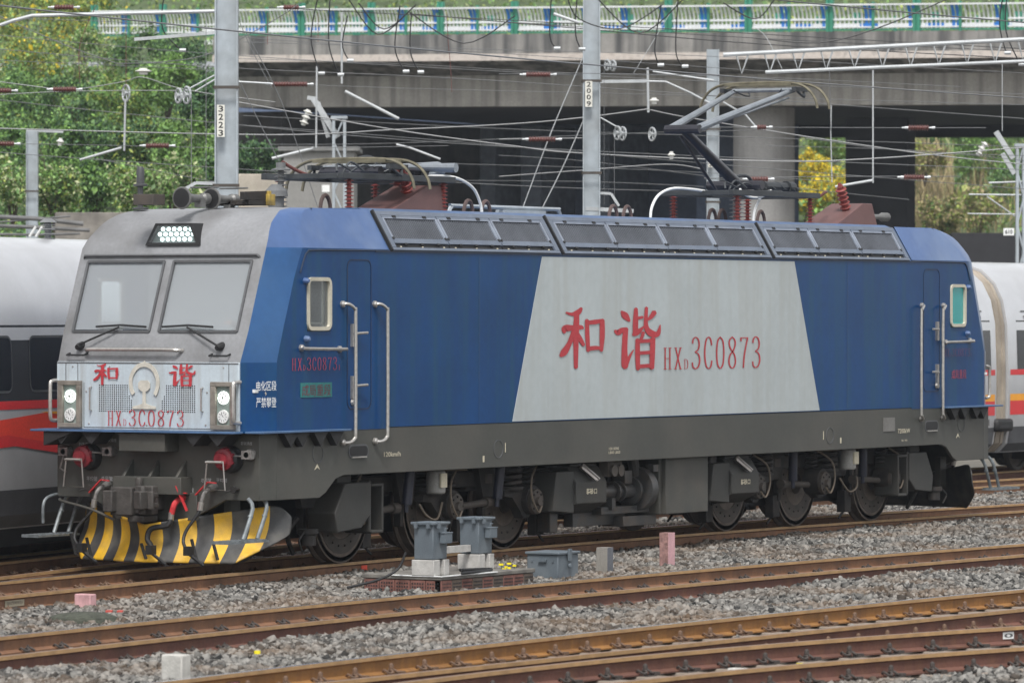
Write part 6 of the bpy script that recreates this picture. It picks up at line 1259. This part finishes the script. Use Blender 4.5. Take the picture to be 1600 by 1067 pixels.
def shrub(px, py, D, rpx, label, pal, seed, name='shrub', dens=2600, lsize=.13, hh=1.0, cat='shrub', group='shrubs on the hillside'):
    R = np.random.default_rng(seed); p = at(px, py, D=D); r = rpx*D/F_PX; root = empty(name, (p[0], p[1], p[2]-r*.8)); tag(root, label, cat, group)
    n = int(dens); C_ = clumps(R, n, r, r, r*hh)+np.array([0, 0, r*.8]); mi = R.choice(len(pal), n, p=[w for _, w in pal])
    o = leaf_mesh('foliage', C_, lsize, [LV1[i] for i, _ in pal], mi, R); o.parent = root
    b = MB()
    for k in range(5): a = k*1.3; b.tube([(0, 0, -.5), (.2*r*math.cos(a), .2*r*math.sin(a), r*.3), (.6*r*math.cos(a), .6*r*math.sin(a), r*1.0)], [.03, .02, .008], 5)
    b.build('stem', STEM, root); return root
G1 = [(0, .45), (1, .35), (3, .2)]; G2 = [(1, .5), (3, .4), (0, .1)]; Y1 = [(2, .45), (1, .25), (5, .12), (0, .18)]; W1 = [(0, .35), (1, .3), (4, .2), (2, .15)]; D1 = [(3, .7), (1, .3)]
SH = [(40, 30, 205, 70, Y1, 'yellow-green bush in the top left corner'), (130, 40, 205, 60, Y1, 'yellow-green bush at the left end of the bridge railing'), (60, 100, 176, 62, Y1, 'yellowish shrub high on the left slope'), (150, 95, 176, 55, W1, 'light green shrub below the end of the railing'), (235, 95, 172, 50, G2, 'deep green shrub below the bridge end'), (300, 108, 170, 46, D1, 'dark shrub against the bridge end'),
 (30, 160, 165, 55, G1, 'fresh green shrub at the left edge, upper'), (110, 165, 163, 52, G2, 'mid green shrub left of the big pulley'), (190, 165, 160, 50, [(2, .3), (1, .4), (0, .3)], 'olive shrub behind the big pulley'), (262, 130, 160, 48, [(0, .8), (1, .2)], 'broad-leaved fresh green bush beside mast 3223'), (318, 170, 158, 42, D1, 'dark shrub hugging mast 3223'), (-5, 225, 152, 50, G1, 'fresh shrub behind the short left mast'), (75, 225, 150, 52, G1, 'bright shrub right of the short left mast'), (150, 228, 150, 50, G2, 'deep green shrub under the sloping tube'), (218, 222, 150, 44, [(1, .4), (3, .4), (2, .2)], 'brownish green shrub below the upright rod'), (290, 228, 147, 46, [(0, .7), (1, .3)], 'bright green bush at the foot of mast 3223'),
 (20, 290, 140, 48, W1, 'white-blossomed shrub at the left edge'), (85, 300, 138, 44, W1, 'white-blossomed shrub beside the short mast foot'), (150, 288, 140, 46, G1, 'fresh shrub behind the cab roof, left'), (215, 295, 138, 42, W1, 'blossoming shrub behind the roof antenna'), (270, 288, 140, 42, [(4, .3), (0, .4), (1, .3)], 'pale blossoming shrub behind the horns'), (325, 285, 142, 36, G2, 'green shrub behind the horns at the mast foot'), (395, 250, 150, 34, D1, 'dark bush right of mast 3223'),
 (1150, 230, 232, 34, [(2, .5), (0, .3), (5, .2)], 'yellow-green shrub left of the round pillar'), (1150, 310, 226, 34, [(2, .5), (0, .4), (1, .1)], 'olive shrub low left of the round pillar'), (1300, 225, 232, 42, [(0, .45), (2, .4), (1, .15)], 'light green shrub between pillar and pier'), (1265, 265, 224, 30, [(5, .75), (2, .25)], 'yellow flowering bush right of the pillar'), (1300, 300, 220, 36, [(5, .7), (2, .15), (0, .15)], 'large yellow flowering bush beside the pier'), (1258, 312, 221, 28, [(5, .55), (2, .3), (0, .15)], 'low yellow flowering bush at the pillar foot'),
 (1540, 240, 226, 62, [(0, .6), (1, .4)], 'fresh green bush behind the right lattice mast'), (1590, 300, 222, 50, G2, 'deep green bush at the right edge'), (1460, 300, 224, 44, G2, 'dark green bush amid the reeds'), (1490, 225, 230, 44, G1, 'green bush above the reeds'), (1445, 250, 216, 30, [(6, .6), (2, .4)], 'straw-coloured dry bush right of the dark pier'), (1470, 335, 214, 34, [(6, .5), (2, .3), (1, .2)], 'withered bush above the black wall'), (1530, 330, 213, 34, [(6, .45), (2, .4), (0, .15)], 'dry grassy bush left of the 610 sign'), (1620, 220, 228, 50, G1, 'green bush at the far right edge')]
for i, (x, y, D, r, pal, lab) in enumerate(SH): shrub(x, y, D, r, lab, pal, 100+i, lsize=.105 if D < 200 else .12, dens=6000 if r > 40 else 4200)
# undergrowth: uncountable leaves over both slopes
def scatter(name, pxr, rows, n, pal, size, seed, up=False, label=None, aspect=.55, thick=.5):
    R = np.random.default_rng(seed); P = []
    D = R.uniform(rows[0][0], rows[-1][0], n); Z = np.interp(D, [r[0] for r in rows], [r[1] for r in rows])
    X = R.uniform(pxr[0], pxr[1], n)
    pts = CAM[None]+(FW[None]*F_PX+RT[None]*(X[:, None]-800))*(D[:, None]/F_PX); pts[:, 2] = Z+R.uniform(0, thick, n)+.35*np.sin(X*.05)*np.cos(D*.7)
    mi = R.choice(len(pal), n, p=[w for _, w in pal]); o = leaf_mesh(name, pts, size, [LV1[i] for i, _ in pal], mi, R, up, aspect); return tag(o, label, 'plants', kind='stuff')
HR = [(128, .2), (135, 2.3), (150, 5.8), (168, 9.8), (186, 11.3), (200, 11.3)]; FR = [(208, 2.8), (216, 6.5), (230, 9.3), (250, 14.3), (290, 26.3), (330, 40)]
scatter('undergrowth', (-120, 350), HR, 70000, [(0, .3), (1, .35), (3, .25), (2, .1)], .12, 11, label='low green undergrowth covering the left slope', thick=.9)
scatter('thicket', (-120, 1700), FR, 60000, [(0, .35), (1, .3), (2, .3), (7, .05)], .24, 12, label='mass of bushes on the slope beyond the bridge', thick=1.2)
scatter('reeds', (1405, 1640), [(210, 4.0), (216, 6.3), (226, 8.6), (236, 10.5)], 3800, [(6, .8), (7, .1), (2, .1)], .8, 13, True, 'dry straw-coloured reeds under the right end of the bridge', .05, 1.0)
scatter('reeds', (1418, 1490), [(214, 6.0), (226, 9.6)], 1500, [(6, .9), (7, .1)], .9, 14, True, 'tall dry reeds right of the dark pier', .05, 1.6)
# walls and small buildings behind
def slabwall(name, x0, y0, x1, y1, D, depth, m_, label, cat):
    a = at(x0, y1, D=D); w_ = (x1-x0)*D/F_PX; h = at(x0, y0, D=D)[2]-a[2]; o = MB().box((0, 0, -a[2]-.3), (w_, depth, h)).build(name, m_, None, bevel=.02); o.location = tuple(a); o.rotation_euler = (0, 0, BGR); return tag(o, label, cat)
hut = slabwall('concrete_hut', 443, 236, 553, 345, 140, 3, mat('hut_concrete', (.24, .235, .225), .85, var=.12, scale=1.5, dirt=(.15, .15, .14), damt=.5), 'small pale concrete hut behind the folded pantograph', 'hut')
a = at(443, 236, D=140); s = 140/F_PX; b = MB(); b.box((-.15, -.15, a[2]-hut.location.z), (110*s+.15, 3.1, a[2]-hut.location.z+.12)); b.build('hut_roof', mat('hut_roof', (.17, .17, .165), .9, var=.2), hut)
b = MB(); b.box((60*s, -.01, 2.0*0+(at(0, 300, D=140)[2]-hut.location.z)), (72*s, 0.0, (at(0, 289, D=140)[2]-hut.location.z))); b.build('notice', WHITE, hut)
slabwall('garden_wall', 372, 272, 446, 345, 118, .4, mat('wall_cream', (.40, .36, .30), .9, var=.2, scale=2, bump=.2, dirt=(.22, .20, .17), damt=.5), 'cream plastered wall right of mast 3223', 'wall')
slabwall('retaining_wall', 1488, 364, 1640, 420, 150, 1.0, mat('wall_black', (.022, .022, .025), .9, var=.2), 'black wall behind the end of the locomotive', 'wall')
slabwall('rubble_wall', 86, 332, 330, 372, 126, .5, mat('rubble', (.20, .185, .165), .95, var=.35, scale=2.5, bump=.6, bscale=5), 'low rubble wall at the foot of the hillside', 'wall')
o = slabwall('white_block', 1568, 357, 1584, 368, 112, .1, WHITE, 'white sign with number 610 on the right lattice mast', 'sign'); s = 112/F_PX; o.data.transform(Matrix.Identity(4))
o2 = MB().box((0, 0, 0), (16*s, .05, 11*s)).build('number_sign', WHITE); o2.location = tuple(at(1568, 368, D=108)); o2.rotation_euler = (0, 0, BGR); bpy.data.objects.remove(o); tag(o2, 'small white sign reading 610 near the right lattice mast', 'sign')
put(text_poly('610', .02), (2.5*s, -.006, 2.5*s), (11*s, 0, 0), (0, 0, 6*s), 'number', BLACK, o2)
# pipes and cable racks at the foot of the left slope
for i, (pts, wpx, lab) in enumerate(([((-20, 338), (60, 342), (130, 350)), 7, 'thick grey pipe above the train roof at the left'], [((-20, 352), (70, 356), (140, 360)), 6, 'second grey pipe above the train roof at the left'], [((-20, 366), (60, 367), (125, 365)), 4, 'thin grey pipe just above the train roof'], [((0, 347), (110, 338)), 3, 'dark rail leaning over the grey pipes'])):
    b = MB(); b.tube([at(x, y, D=122) for x, y in pts], wpx*122/F_PX/2, 8); o = b.build('pipe', mat('pipe_mid_grey', (.12, .12, .12), .7, var=.3)); tag(o, lab, 'pipe', 'pipes at the foot of the slope')
for x in (50, 60): b = MB(); b.tube([at(x-4, 370, D=118), at(x+6, 354, D=118)], .03, 6); o = b.build('prop', WHITE); tag(o, 'left white prop leaning at the pipes' if x == 50 else 'right white prop leaning at the pipes', 'prop')


# ------------------------------------------------------------------ air
vm = bpy.data.materials.new('air'); vm.use_nodes = True; n_ = vm.node_tree.nodes; n_.remove(n_['Principled BSDF']); pv = n_.new('ShaderNodeVolumePrincipled')
pv.inputs['Color'].default_value = (.78, .86, .96, 1); pv.inputs['Density'].default_value = .0002; vm.node_tree.links.new(pv.outputs[0], n_['Material Output'].inputs['Volume'])
hz = MB().box((-120, -160, -2.2), (480, 480, 60)).build('haze', vm); tag(hz, kind='stuff')
